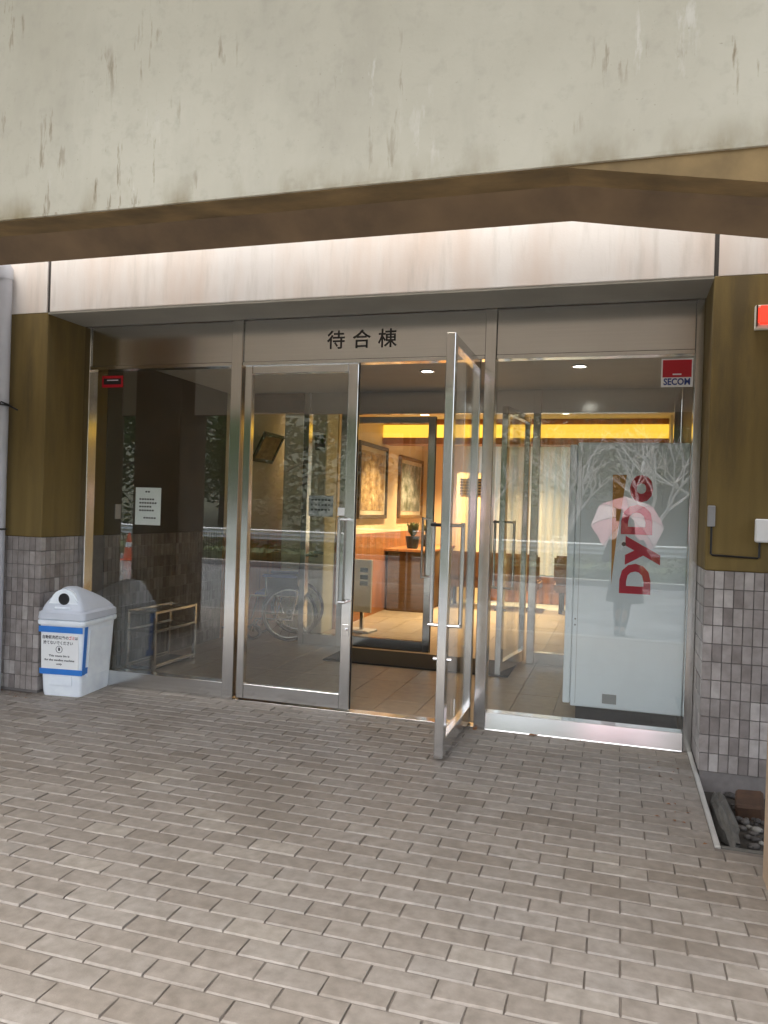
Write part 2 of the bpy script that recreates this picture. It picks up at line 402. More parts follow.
for j in range(-16, 28):
    y = -2.738 + PY*(j+.5)
    if y - PY/2 < YK or y + PY/2 > .03: continue
    ox = -.577 + (0 if j % 2 == 0 else PX/2)
    for i in range(-24, 14):
        x = ox + PX*(i+.5)
        if x < -5.6 or x > 3: continue
        xa, xb, ya, yb = x-PX/2+.0025, x+PX/2-.0025, y-PY/2+.003, y+PY/2-.003
        if y + PY/2 > PIT[2]-.03 and x + PX/2 > PIT[0]-.03: xb = PIT[0]-.034
        if x < -3.95 + PX/2 and y + PY/2 > YW0: 
            if x + PX/2 < -3.95: yb = YW0-.004
        if xb - xa < .015 or yb - ya < .012: continue
        if xb < x+PX/2-.003 or yb < y+PY/2-.004: cuts.append((xa, xb, ya, yb)); continue
        q = project((x, y, 0)); score = -1
        if q and -20 < q[0] < 790 and q[1] < 1040: score = 1/q[2]**2 * (1/q[2])
        spots.append((score, x, y))
spots.sort(key=lambda s: -s[0])
def jitter(x, y): 
    return random.uniform(-.0015, .0012), random.uniform(-.004, .004), random.uniform(-.006, .006)
for s, x, y in spots[:300]:
    o = link('paver', random.choice(pms), None, pavement); dz, rx, rz = jitter(x, y)
    o.location = (x, y, dz); o.rotation_euler = (rx, random.uniform(-.003, .003), rz)
far = MB()
pvs = [[v.co.copy() for v in q.vertices] for q in pms]; pf = [tuple(p.vertices) for p in pm.polygons]
for s, x, y in spots[300:]:
    dz, rx, rz = jitter(x, y)
    mt = Matrix.Translation((x, y, dz)) @ Matrix.Rotation(rz, 4, 'Z') @ Matrix.Rotation(rx, 4, 'X')
    far.add([mt @ v for v in random.choice(pvs)], pf)
for xa, xb, ya, yb in cuts: far.add(*(lambda b_: (b_.v, b_.f))(B(xa, xb, ya, yb, -.05, random.uniform(-.003, -.0015))))
fo = part(pavement, 'paver_field', far, 'paver_i'); fo['kind'] = 'stuff'

# ================================================================== FACADE WALLS
YW, ZT = -.45, 2.72            # outer wall face, underside of the lintel
XL, XR = -3.95, .458           # jambs of the entrance opening
TZ, TX, ZD = .1, .05, 1.12
def tile_mesh():
    return B(-.0228, .0228, -.004, .006, .0025, .0975).mesh('tile', .0012)
tm = tile_mesh(); tm.materials.append(MT['tile'])
def tile_row(parent, x0, x1, y, n_rows, face='front'):
    inv = ROOT[parent.name]
    n = int(round((x1-x0)/TX))
    for i in range(n):
        for r in range(n_rows):
            o = link('tile', tm, None, parent)
            u = x0 + TX*(i+.5); z = .02 + r*TZ
            if face == 'front': p = (u, y, z); rz = 0
            elif face == 'right': p = (y, u, z); rz = rad(90)      # faces +X
            else: p = (y, u, z); rz = rad(-90)                    # faces -X
            o.location = inv @ Vector(p)
            o.rotation_euler = (random.uniform(-.006, .006), 0, rz + random.uniform(-.006, .006))
lw = thing('wall_pier', 'ochre plaster wall with grey tile dado behind the white trash bin', 'wall', (-4.3, -.2, 0))
part(lw, 'dado_core', B(-4.61, XL-.008, YW+.008, .25, 0, ZD), 'grout')
part(lw, 'plaster', B(-4.61, XL, YW, .25, ZD, ZT+.012), 'ochre', .006)
part(lw, 'upper_wall', B(-4.61, XL-.012, YW, .25, ZT+.012, 5.2), 'pale')
tile_row(lw, -4.6, -3.95, YW+.004, 11)
tile_row(lw, YW, 0.0, XL-.004, 11, 'right')
rw = thing('wall_pier', 'ochre plaster wall with grey tile dado beside the vending machine', 'wall', (.9, -.2, 0))
part(rw, 'dado_core', B(XR+.008, 1.21, YW+.008, .25, -.1, ZD), 'grout')
part(rw, 'plaster', B(XR, 1.21, YW, .25, ZD, ZT+.012), 'ochre', .006)
part(rw, 'upper_wall', B(XR+.022, 1.21, YW, .25, ZT+.012, 5.2), 'pale')
tile_row(rw, XR, XR+.75, YW+.004, 11)
tile_row(rw, YW, 0.0, XR+.004, 11, 'left')
li = thing('lintel', 'pale rendered lintel above the stainless entrance, lit from above', 'lintel', (-1.75, 0, ZT))
part(li, 'beam_face', B(XL+.012, XR-.002, YW, .25, ZT+.012, 5.2), 'pale', .005)
part(li, 'beam_underside', B(XL, XR, YW+.003, -.052, ZT-.001, ZT+.012), 'reveal')
part(li, 'joint', B(XL-.012, XL+.012, YW+.012, .2, ZT+.012, 5.2), 'joint')
part(li, 'joint', B(XR-.002, XR+.022, YW+.012, .2, ZT+.012, 5.2), 'joint')
wing = single('side_wall', B(-10, -4.612, YW+.1, .2, 0, 5.2), 'ochre', 'plain ochre side wall continuing beyond the downpipe', 'wall', (-7, -.2, 0))
wing = single('side_wall', B(1.212, 7, YW+.1, .2, 0, 5.2), 'ochre', 'plain ochre side wall beyond the alarm lamp', 'wall', (4, -.2, 0))

# ================================================================== CANOPY
cn = thing('canopy', 'concrete canopy with streaked fascia, brown underside and square columns', 'canopy', (-1.5, -2.6, 0))
X0, X1 = -9.5, 3.2; XKINK = -.176
fa = MB().box(X0, X1, -2.75, -2.735, 2.40, 5.4); fa.box(X0, X1, -2.734, -2.60, 2.63, 5.4)
part(cn, 'fascia', fa, 'concrete')
part(cn, 'added_shade_roof', B(X0, X1, -6.5, -2.752, 5.2, 5.4), 'ceil', .01)  # unseen slab, added to keep sky light off the porch
part(cn, 'beam_back_reflector', B(X0, X1, -2.4385, -2.428, 2.362, 3.548), 'ceil')  # pale sheet added out of view to brighten the header's reflection
part(cn, 'drip_edge', B(X0, X1, -2.754, -2.7502, 2.399, 2.409), 'concrete', .001)
def zc(x): return 2.432 if x <= XKINK else 2.432 - .157*(x-XKINK)
def zb(x): return 2.353 if x <= XKINK else 2.353 - .170*(x-XKINK)
xs = [X0, XKINK, X1]; so_ = MB(); lip = MB()
for a, b in zip(xs[:-1], xs[1:]):
    so_.add([(a,-2.742,2.396),(b,-2.742,2.396),(b,-2.53,zc(b)),(a,-2.53,zc(a)),(a,-2.742,2.62),(b,-2.742,2.62),(b,-2.53,2.62),(a,-2.53,2.62)],
        [(0,1,2,3),(0,4,5,1),(4,7,6,5),(2,6,7,3)])
    lip.add([(a,-2.53,zc(a)),(b,-2.53,zc(b)),(b,-2.44,zb(b)),(a,-2.44,zb(a)),(a,-2.53,3.6),(b,-2.53,3.6),(b,-2.44,3.6),(a,-2.44,3.6)],
        [(0,1,2,3),(0,4,5,1),(2,6,7,3),(4,7,6,5)])
part(cn, 'soffit', so_, 'soffit'); part(cn, 'inner_beam', lip, 'soffit_lip')
part(cn, 'roof_slab', B(X0, X1, -2.60, -.86, 3.55, 3.75), 'ceil')
part(cn, 'column', B(.583, 1.2, -2.25, -1.655, -.02, 3.54), 'pinkcol', .015)
part(cn, 'column', B(-5.03, -4.47, -2.70, -2.15, -.02, 3.54), 'soffit_lip', .015)  # this column and the next: shaded side put into a darker colour
part(cn, 'column', B(-6.1, -5.55, -2.70, -2.15, -.02, 3.54), 'soffit_lip', .015)

# ================================================================== STAINLESS ENTRANCE FRAME
ef = thing('entrance_frame', 'brushed stainless entrance screen with glass sidelights and header', 'entrance screen', (-1.75, 0, 0))
S = 'steel'; XA, XB, XC_, XD = -2.69, -2.605, -.862, -.79       # left mullion, right mullion
ZH0, ZH1 = 2.42, 2.715
part(ef, 'jamb', B(XL+.002, XL+.055, -.05, .05, 0, ZT-.002), S, .003)
part(ef, 'jamb', B(XR-.05, XR-.002, -.05, .05, 0, ZT-.002), S, .003)
part(ef, 'mullion', B(XA, XB, -.055, .055, 0, ZT-.002), S, .003)
part(ef, 'mullion', B(XC_, XD, -.055, .055, 0, ZT-.002), S, .003)
part(ef, 'header_panel', B(XL+.057, XA-.002, -.035, .035, ZH0, ZH1), 'steel_h', .002)
hp = part(ef, 'header_panel', B(XB+.002, XC_-.002, -.035, .035, ZH0, ZH1), 'steel_h', .002)
part(ef, 'header_panel', B(XD+.002, XR-.052, -.035, .035, ZH0, ZH1), 'steel_h', .002)
for a, b in ((XL+.057, XA-.002), (XB+.002, XC_-.002), (XD+.002, XR-.052)):
    part(ef, 'header_trim', B(a, b, -.046, .046, ZH0-.028, ZH0-.002), S, .002)
part(ef, 'sill_rail', B(XL+.057, XA-.002, -.045, .045, .0, .118), 'steel_h', .003)
part(ef, 'sill_rail', MB().prism([(-.072, .0), (-.068, .008), (-.044, .108), (.045, .108), (.045, .0)], 'X', XD+.002, XR-.052), 'steel_h', .003)  # front slope added so the rail mirrors a bright strip
part(ef, 'threshold', B(XB+.002, XC_-.002, -.045, .045, -.03, .006), 'chrome', .002)
part(ef, 'pane', B(XL+.05, XA+.006, -.004, .004, .11, ZH0-.02), 'glass')
part(ef, 'pane', B(XD-.006, XR-.045, -.004, .004, .10, ZH0-.02), 'glass')
for ch, x in zip('待合棟', (-1.902, -1.716, -1.532)):
    lettering(ef, 'letter', ch, .135, front(x, -.0365, 2.545), 'letter', .0015)

def glass_door(name, label, hinge, ang, side, width=.858, height=2.385, handle=True, group=None, inner=False):
    """leaf in local coords: pivot at origin, leaf runs along side*X; closed lies in the plane Y=0"""
    d = thing(name, label, 'door', (hinge[0], hinge[1], 0), ang, group, world=False)
    s = side; e0, e1 = -.06*s, (width-.06)*s
    def bx(u0, u1, y0, y1, z0, z1): return B(min(u0, u1), max(u0, u1), y0, y1, z0, z1)
    zt, zb_ = height+.012, .014
    part(d, 'stile', bx(e0, e0+.055*s, -.026, .026, zb_, zt), S, .003)
    part(d, 'stile', bx(e1-.072*s, e1, -.026, .026, zb_, zt), S, .003)
    part(d, 'rail', bx(e0+.057*s, e1-.074*s, -.024, .024, zb_, .118), 'steel_h', .003)
    part(d, 'rail', bx(e0+.057*s, e1-.074*s, -.024, .024, zt-.06, zt), 'steel_h', .003)
    part(d, 'pane', bx(e0+.05*s, e1-.062*s, -.004, .004, .112, zt-.055), 'glass')
    if ang == 0: part(d, 'edge_seal', bx(e1, e1+.004*s, -.004, .004, zb_, zt), 'black')
    for k in (-1, 1):
        hx = e1-.085*s; yo = .085*k
        h = part(d, 'pull_handle', MB().tube([(hx, yo, .74), (hx, yo, 1.335)], .0125, 10), 'chrome', smooth=True)
        for zz in (.755, 1.32):
            part(h, 'bracket', MB().tube([(hx, yo, zz), (e1-.035*s, yo, zz), (e1-.035*s, .018*k, zz)], .0095, 8), 'dark_metal' if (k == 1 and zz > 1) else 'chrome', smooth=True)
    lk = part(d, 'lock', bx(e1-.058*s, e1-.012*s, -.029, .029, .52, .60), S, .002)
    part(lk, 'thumb_turn', MB().tube([(e1-.035*s, -.052, .565), (e1-.035*s, .052, .565)], .010, 10), 'chrome')
    part(d, 'hinge_cover', bx(e0+.002*s, e0+.05*s, -.025, .025, zb_, zb_+.05), 'chrome', .002)
    return d
d1 = glass_door('glass_door', 'closed glass door leaf left of the open doorway, steel framed', (-2.532, 0), 0, 1)
part(d1, 'label_plate', B(.80-.06-.061, .80-.06-.012+.0, -.028, -.0264, 1.345, 1.40), 'white')
d2 = glass_door('glass_door', 'glass door leaf swung fully open towards the viewer', (-.925, 0), rad(90), -1)
part(d2, 'kick_tag', B(-.42, -.40, -.007, -.005, .16, .26), 'white')

# ================================================================== VESTIBULE AND LOBBY SHELL
YI = 2.30; ZV = 2.56; ZLB = 2.62
struct('vestibule_floor', B(-4.6, 1.3, .072, 7.36, -.12, -.006), 'kerbm')
fl = bpy.data.objects['vestibule_floor']
ftm = B(-.1485, .1485, -.2985, .2985, -.02, 0).mesh('floor_tile', .0015); ftm.materials.append(MT['fl_tile'])
for i in range(-9, 8):
    for j in range(0, 11):
        x = -1.75 + .3*i; y = .42 + .6*(j-.5) 
        if x < XL+.1 or x > .6: continue
        if j == 0: continue
        o = link('floor_tile', ftm, None, fl); o.location = (x, y, random.uniform(-.0006, .0006))
ftm2 = B(-.1485, .1485, -.172, .172, -.02, 0).mesh('floor_tile', .0015); ftm2.materials.append(MT['fl_tile'])
for i in range(-9, 8):
    x = -1.75 + .3*i
    if x < XL+.1 or x > .6: continue
    o = link('floor_tile', ftm2, None, fl); o.location = (x, .42-.0015-.1725, 0)
struct('vestibule_ceiling', B(-4.6, 1.3, .052, YI+.1, ZV, ZV+.1), M('vestibule_ceiling_board', (.50, .50, .49), .7, var=.05))
struct('lobby_ceiling', B(-4.6, 1.3, YI+.102, 7.36, ZLB, ZLB+.1), 'cream')
struct('roof_over_lobby', B(-10, 7, .2, 7.4, 4.0, 4.2), 'kerbm')
lv = thing('wall', 'vestibule wall, tiles dimmed in colour, seen through the left sidelight', 'wall', (-4.1, 1.2, 0))
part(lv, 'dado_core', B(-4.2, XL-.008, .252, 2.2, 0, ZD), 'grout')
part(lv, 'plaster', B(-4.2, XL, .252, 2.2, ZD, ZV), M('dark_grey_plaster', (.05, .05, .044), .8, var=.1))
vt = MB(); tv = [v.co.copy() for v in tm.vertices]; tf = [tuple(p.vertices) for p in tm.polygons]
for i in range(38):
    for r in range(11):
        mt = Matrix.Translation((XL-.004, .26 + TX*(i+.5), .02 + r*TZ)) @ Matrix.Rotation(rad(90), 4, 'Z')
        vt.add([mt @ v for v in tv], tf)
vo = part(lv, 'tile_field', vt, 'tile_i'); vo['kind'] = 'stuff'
sw = part(lv, 'switch_plate', B(XL, XL+.008, .38, .45, 1.25, 1.37), 'lgrey', .002)
lw2 = thing('wall', 'beige corridor wall with wood dado behind the wheelchair', 'wall', (-4.1, 3.5, 0))
part(lw2, 'plaster', B(-4.2, XL, 2.202, 7.0, 1.08, ZLB), 'cream'); part(lw2, 'wood_dado', B(-4.2, XL+.012, 2.202, 7.0, 0, 1.08), 'wood')
st = thing('wall', 'pale green wall end standing between corridor and lobby', 'wall', (-3.36, 3.0, 0))
part(st, 'plaster', B(-3.63, -3.115, 2.95, 3.3, 0, ZLB), 'palewall', .01)
part(st, 'sign_plate', B(-3.25, -3.13, 2.937, 2.949, 2.03, 2.2), 'dark_metal', .002)
yw = thing('wall', 'warm yellow lobby wall with two framed pictures and wood dado', 'wall', (-3.3, 6, 0))
part(yw, 'plaster', B(-3.6, -3.105, 3.302, 9.0, 1.08, ZLB), 'yellow'); part(yw, 'wood_dado', B(-3.6, -3.085, 3.302, 9.0, 0, 1.08), 'wood')
rwv = single('wall', B(.502, .9, .252, YI-.05, 0, ZV), 'dwood', 'dark vestibule wall right of the vending machine', 'wall', (.7, 1, 0))
rwl = single('wall', B(.72, 1.0, YI+.1, 9.0, 0, ZLB), 'cream', 'cream lobby wall at the right end of the cove light', 'wall', (.8, 5, 0))
bw = thing('wall', 'cream back wall of the lobby with wide curtained window', 'wall', (-1, 7.3, 0))
part(bw, 'plaster', B(-3.1, .72, 7.2, 7.35, 0, .42), 'wood'); part(bw, 'plaster', B(-3.1, .72, 7.2, 7.35, 2.5, ZLB), 'cream')
part(bw, 'plaster', B(-3.1, -2.35, 7.2, 7.35, .42, 2.5), 'yellow'); part(bw, 'plaster', B(.5, .72, 7.2, 7.35, .42, 2.5), 'cream')
for x in (-2.35, -1.4, -.45, .46): part(bw, 'window_frame', B(x, x+.04, 7.24, 7.3, .42, 2.5), 'steel')
for a, b in ((-2.31, -1.4), (-1.36, -.45), (-.41, .46)): part(bw, 'pane', B(a, b, 7.265, 7.271, .42, 2.5), 'glass')
cv = MB(); n = 150; 
for k in range(n):
    x = -2.4 + 2.9*k/(n-1); y = 7.02 + .045*math.sin(k*.95) + .012*math.sin(k*2.3+1)
    cv.v += [(x, y, .46), (x, y*.999+.004, 1.5), (x, y, 2.46)]
for k in range(n-1):
    for r in range(2): cv.f.append((k*3+r, (k+1)*3+r, (k+1)*3+r+1, k*3+r+1))
single('curtain', cv, 'curtain', 'white pleated lace curtain across the bright lobby back window', 'curtain', (-1, 7.02, .46), smooth='all')
ck = thing('cove_light', 'glowing yellow cove light strip across the lobby ceiling', 'light', (-1.2, 5.05, 2.3))
part(ck, 'luminous_panel', B(-3.1, .55, 5.0, 5.02, 2.375, 2.545), 'cove')
part(ck, 'bulkhead', B(-3.1, .70, 5.021, 5.35, 2.29, ZLB-.002), 'wood'); part(ck, 'lower_trim', B(-3.1, .55, 4.97, 5.019, 2.285, 2.37), 'wood')
part(ck, 'end_cheek', B(.552, .70, 4.7, 5.02, 2.29, ZLB-.002), 'cream')
def downlight(x, y, z, m, energy, colr, label, grp, r=.05):
    d = thing('downlight', label, 'light', (x, y, z), 0, grp, world=False)
    part(d, 'trim_ring', MB().tube([(math.cos(a)*r*1.15, math.sin(a)*r*1.15, -.004) for a in [k*math.pi/10 for k in range(20)]], .008, 6, closed=True), 'chrome', smooth=True)
    part(d, 'lens', MB().disc((0, 0, -.002), (0, 0, -1), r, .003, 20), m)
    if energy:
        l = bpy.data.lights.new('downlight_lamp', 'SPOT'); l.energy = energy; l.color = colr; l.spot_size = rad(105); l.spot_blend = .9; l.shadow_soft_size = r
        o = bpy.data.objects.new('downlight_lamp', l); col.objects.link(o); o.location = (0, 0, -.02); o.parent = d
WARM = (1, .72, .40)
downlight(-1.56, 1.21, ZV, 'lampn', 0, WARM, 'round vestibule downlight above the open doorway', 'vestibule downlights')
downlight(-.33, 1.15, ZV, 'lampn', 0, WARM, 'round vestibule downlight above the right sidelight', 'vestibule downlights')
for x, y, e, lb in ((-.65, 4.45, 14, 'round lobby downlight nearest the left end of the ceiling slots'), (.19, 4.3, 14, 'round lobby downlight at the right of the ceiling'),
                 (-2.4, 4.5, 150, 'lobby downlight washing the first framed picture'), (-2.4, 6.2, 150, 'lobby downlight washing the second framed picture'), (-1.5, 3.6, 12, 'lobby downlight just behind the inner glass doors'), (-1.3, 6.1, 210, 'unseen downlight added to brighten the curtain'), (-3.78, 4.0, 6, 'unseen downlight added to light the corridor wall')):  # curtain and corridor lamps are unseen, added to brighten those surfaces
    downlight(x, y, ZLB, 'lampw', e, WARM, lb, 'lobby downlights', .06)

# ---- inner glass screen
ig = thing('inner_screen', 'inner stainless glass screen between vestibule and lobby', 'glass screen', (-1.4, YI, 0))
ZI = 2.35
for a, b in ((-3.10, -3.04), (-2.69, -2.60), (-.79, -.72), (.44, .50)): part(ig, 'mullion', B(a, b, YI-.05, YI+.05, 0, ZV-.002), S, .003)
for a, b in ((-3.038, -2.692), (-2.598, -.792), (-.718, .438)):
    part(ig, 'header_panel', B(a, b, YI-.03, YI+.03, ZI+.02, ZV-.002), 'steel_h'); part(ig, 'header_trim', B(a, b, YI-.04, YI+.04, ZI-.01, ZI+.018), S)
for a, b in ((-3.038, -2.692), (-.718, .438)):
    part(ig, 'sill_rail', B(a, b, YI-.04, YI+.04, 0, .11), 'steel_h'); part(ig, 'pane', B(a, b, YI-.004, YI+.004, .11, ZI-.012), 'glass')
glass_door('glass_door', 'closed inner glass door leaf seen through the open doorway', (-2.54, YI), 0, 1, .875, 2.30)
glass_door('glass_door', 'inner glass door leaf standing open behind the right sidelight', (-.85, YI), rad(82), -1, .80, 2.30)
part(lv, 'bulkhead', B(-3.945, -3.102, YI-.03, YI+.05, 2.36, ZV-.002), 'dwood')

# ---- doormat
single('doormat', B(-2.55, -.86, 1.56, 2.22, .001, .014), 'mat', 'dark doormat on the vestibule tiles before the inner doors', 'doormat', (-1.7, 1.9, .001), .004)

# ---- pictures and plaque
def picture(name, label, y0, y1, z0, z1, fm, am):
    p = thing(name, label, 'picture', (-3.105, (y0+y1)/2, z0)); X = -3.105; f = .05
    part(p, 'frame', B(X, X+.045, y0, y0+f, z0, z1), fm, .006); part(p, 'frame', B(X, X+.045, y1-f, y1, z0, z1), fm, .006)
    part(p, 'frame', B(X, X+.045, y0+f, y1-f, z0, z0+f), fm, .006); part(p, 'frame', B(X, X+.045, y0+f, y1-f, z1-f, z1), fm, .006)
    part(p, 'mount', B(X+.002, X+.02, y0+f, y1-f, z0+f, z1-f), 'mount')
    part(p, 'artwork', B(X+.021, X+.024, y0+f+.07, y1-f-.07, z0+f+.06, z1-f-.06), am)
picture('framed_picture', 'brown framed artwork on the yellow wall, nearer the closed door', 3.95, 5.16, 1.27, 2.24, 'frame_dark', 'art1')
picture('framed_picture', 'framed landscape picture on the yellow wall, farther from the door', 5.80, 7.15, 1.27, 2.20, 'frame_gold', 'art2')
pq = thing('framed_plaque', 'dark framed plaque leaning forward high on the corridor wall', 'plaque', (-3.95, 3.02, 1.9), 0, None, world=False)
pq.rotation_euler = (0, rad(26), 0)
for a in (B(0, .03, -.26, -.22, 0, .36), B(0, .03, .22, .26, 0, .36), B(0, .03, -.22, .22, 0, .04), B(0, .03, -.22, .22, .32, .36)): part(pq, 'frame', a, 'frame_dark', .004)
part(pq, 'artwork', B(.006, .018, -.22, .22, .04, .32), 'art3')

# ---- lobby furniture
def bench(label, x, y, rz):
    b = thing('lobby_bench', label, 'bench', (x, y, 0), rz, 'lobby benches', world=False)
    part(b, 'seat', B(-.7, .7, -.27, .27, .30, .44), 'sofa', .03, 2); part(b, 'backrest', B(-.7, .7, .20, .30, .44, .82), 'sofa', .03, 2)
    for sx in (-.6, .6):
        for sy in (-.2, .2): part(b, 'leg', B(sx-.025, sx+.025, sy-.025, sy+.025, 0, .30), 'dark_metal')
bench('brown padded lobby bench below the left end of the curtain', -1.75, 6.3, rad(180)); bench('brown padded lobby bench below the right end of the curtain', -.15, 6.3, rad(180))
rc = thing('reception_counter', 'dark wood reception counter against the yellow lobby wall', 'counter', (-2.75, 6.3, 0))
part(rc, 'body', B(-3.05, -2.5, 5.2, 7.0, 0, .82), 'dwood', .01); part(rc, 'counter_top', B(-3.08, -2.45, 5.15, 7.05, .822, .86), 'wood', .006)
def potted(label, x, y, z, h):
    p = thing('potted_plant', label, 'plant', (x, y, z), 0, None, world=False)
    part(p, 'pot', MB().tube([(0, 0, 0), (0, 0, .02), (0, 0, .16), (0, 0, .17)], [.07, .08, .10, .10], 14), 'dark_metal', smooth=True)
    lf = MB(); R = random.Random(5)
    for k in range(90):
        a = R.uniform(0, 6.28); l = R.uniform(.5, 1)*h; o = R.uniform(.1, .35)*h
        d = Vector((math.cos(a), math.sin(a), 0)); s_ = Vector((-d.y, d.x, 0))*.04
        q = [Vector((0, 0, .15)) + d*o*t_ + Vector((0, 0, l*(t_ - .35*t_*t_))) for t_ in (.1, .5, 1.0)]
        lf.add([q[0]-s_*.4, q[0]+s_*.4, q[1]+s_, q[1]-s_, q[2]], [(0, 1, 2, 3), (3, 2, 4)])
    part(p, 'leaves', lf, 'leaf2')
potted('leafy green potted plant on the reception counter', -2.75, 5.4, .862, .34); potted('leafy green potted plant on the counter, farther back', -2.72, 6.2, .862, .3)
ns = thing('notice_stand', 'cream floor standing notice panel with dark print behind the closed door', 'sign', (-2.77, 3.3, 0), rad(-8), None, world=False)
part(ns, 'panel', B(-.12, .12, -.02, .02, .22, .82), 'cream', .006); part(ns, 'foot', B(-.15, .15, -.12, .12, 0, .025), 'lgrey', .005); part(ns, 'post', B(-.02, .02, -.0, .03, .025, .25), 'chrome')
for zz in (.70, .62, .55): part(ns, 'print_block', B(-.02, .08, -.0215, -.0205, zz-.025, zz+.025), 'ink')
ac = thing('wall_cabinet', 'tall cream cabinet with dark grille beside the lobby window', 'cabinet', (-2.2, 6.9, 0))
part(ac, 'body', B(-2.42, -1.98, 6.72, 7.0, 0, 2.0), 'yellow', .01)
for k in range(6): part(ac, 'grille_slat', B(-2.36, -2.04, 6.70, 6.718, 1.66+k*.045, 1.685+k*.045), 'dark_metal')

# ================================================================== VENDING MACHINE
vm = thing('vending_machine', 'tall white vending machine seen from its side behind the right glass', 'vending machine', (.08, .28, 0))
part(vm, 'side_panel', B(-.275, .425, .275, 1.29, .13, 1.885), 'vend', .006)
part(vm, 'front_door', B(-.325, -.2785, .275, 1.29, .145, 1.87), 'vend', .006)
part(vm, 'base_plinth', B(-.24, .40, .31, 1.25, .04, .129), 'vend_dark')
for x in (-.2, .36): part(vm, 'foot', MB().disc((x, .35, .0), (0, 0, 1), .03, .039, 12), 'chrome')
part(vm, 'vent_plate', B(-.071, .019, .2725, .2749, .165, .228), 'grey', .001)
part(vm, 'seam', B(-.245, -.243, .2744, .2749, .15, 1.86), 'grey')
for zz in (.72, .705, .70): pass
for z_ in (.71, .67): part(vm, 'bolt', MB().disc((-.258, .2749, z_), (0, -1, 0), .006, .002, 10), 'grey')
part(vm, 'lock', MB().disc((.035, .2749, 1.22), (0, -1, 0), .014, .004, 14), 'dark_metal')
part(vm, 'stripe', MB().prism([(-.047, 1.673), (.041, 1.673), (-.012, 1.25), (-.037, .947)], 'Y', .2742, .2749), 'vorange')
mm = text_mesh('DyDo', .27, .0008, .010)
xs_ = [v.co.x for v in mm.vertices]; ys_ = [v.co.y for v in mm.vertices]; bpy.data.meshes.remove(mm)
# the four letters run upwards, lying on their left side
zs = [(.898, 1.095), (1.085, 1.275), (1.285, 1.48), (1.495, 1.675)]
for ch, (za, zb2) in zip('DyDo', zs):
    me = text_mesh(ch, .27, .0008, .011)
    x0 = min(v.co.x for v in me.vertices); x1 = max(v.co.x for v in me.vertices)
    base = {'D': .197, 'y': .197, 'o': .197}[ch]
    y0 = min(v.co.y for v in me.vertices); y1 = max(v.co.y for v in me.vertices)
    span = {'D': (.014, .208), 'y': (.045, .262), 'o': (.062, .206)}[ch]
    me.transform(Matrix.Translation((-x0, -y1, 0)))
    me.transform(Matrix.Diagonal(((zb2-za)/(x1-x0), (span[1]-span[0])/(y1-y0), 1, 1)))
    # local x -> world z, local y (up of the letter) -> world -x
    mtx = Matrix(((0, -1, 0, span[0]), (0, 0, -1, .2744), (1, 0, 0, za), (0, 0, 0, 1)))
    me.transform(mtx); me.transform(ROOT[vm.name])
    link('letter', me, 'vred', vm)
# white slippers-like pad and small plate on the floor beside the machine
single('door_wedge', MB().prism([(.1, .0), (.28, .0), (.28, .035), (.1, .012)], 'Y', .19, .25).add([], []), 'white', 'small white wedge on the floor behind the right sill', 'wedge', None, .003).location = (-.62, 0, .0)

# ================================================================== TRASH BIN
tb = thing('trash_bin', 'white plastic bottle bin with grey lid and taped paper sign', 'trash bin', (-3.775, -.245, 0), rad(7), None, world=False)
def rr(wx, wy, z, r=.03, n=3, cy=0):
    pts = []
    for cx, cy_, a0 in ((wx-r, wy-r, 0), (-wx+r, wy-r, 90), (-wx+r, -wy+r, 180), (wx-r, -wy+r, 270)):
        for k in range(n+1):
            a = rad(a0 + 90*k/n); pts.append((cx+r*math.cos(a), cy_+r*math.sin(a)+cy, z))
    return pts
part(tb, 'body', MB().loft([rr(.145, .195, 0), rr(.15, .20, .03), rr(.172, .222, .50, .035), rr(.174, .224, .53, .035)]), 'binbody', smooth=True)
part(tb, 'rim', MB().loft([rr(.182, .232, .505, .035), rr(.186, .236, .515, .035), rr(.186, .236, .535, .035), rr(.18, .23, .54, .035)]), 'binbody', smooth=True)
# the lid: a skirt, then a hood whose steep front carries the round hole
lid = MB().loft([rr(.178, .228, .541, .035), rr(.186, .236, .548, .04), rr(.184, .234, .592, .045), rr(.165, .212, .612, .05)])
lo_ = part(tb, 'lid', lid, 'binlid', smooth=True)
hood = MB(); rings = []
for k in range(7):
    t_ = k/6; z = .611 + .150*(t_**.9 if t_ < .99 else 1); e = .012*math.sin(math.pi*t_)
    hw = .166*(1-t_) + .050*t_ + e; y0 = -.213*(1-t_) - .150*t_ - e*.4; y1 = .213*(1-t_) - .04*t_ + e
    rings.append(rr(hw, (y1-y0)/2, z, .03, 3, (y0+y1)/2))
rings.append(rr(.030, .035, .770, .02, 3, -.095)); hood.loft(rings); part(tb, 'lid_hood', hood, 'binlid', smooth=True)
fr_ = MB(); pl = []
for k in range(15):
    a = math.pi*k/14; pl.append((.112*math.cos(a)*(1.12 if abs(math.cos(a)) > .95 else 1), .611 + .147*math.sin(a)**.8))
fr_.prism([(p[0], p[1]) for p in pl], 'Y', -.200, -.110); part(tb, 'front_plate', fr_, 'binbody', .008, 2, smooth=True)
hole = part(tb, 'hole', MB().disc((.006, -.2002, .690), (0, -1, 0), .036, .003, 24), 'black')
part(hole, 'hole_ring', MB().tube([(.006+.037*math.cos(a), -.202, .690+.037*math.sin(a)) for a in [k*math.pi/12 for k in range(24)]], .005, 6, closed=True), 'dark_metal', smooth=True)
part(tb, 'ledge', B(-.06, .065, -.216, -.19, .618, .634), 'binbody', .005)
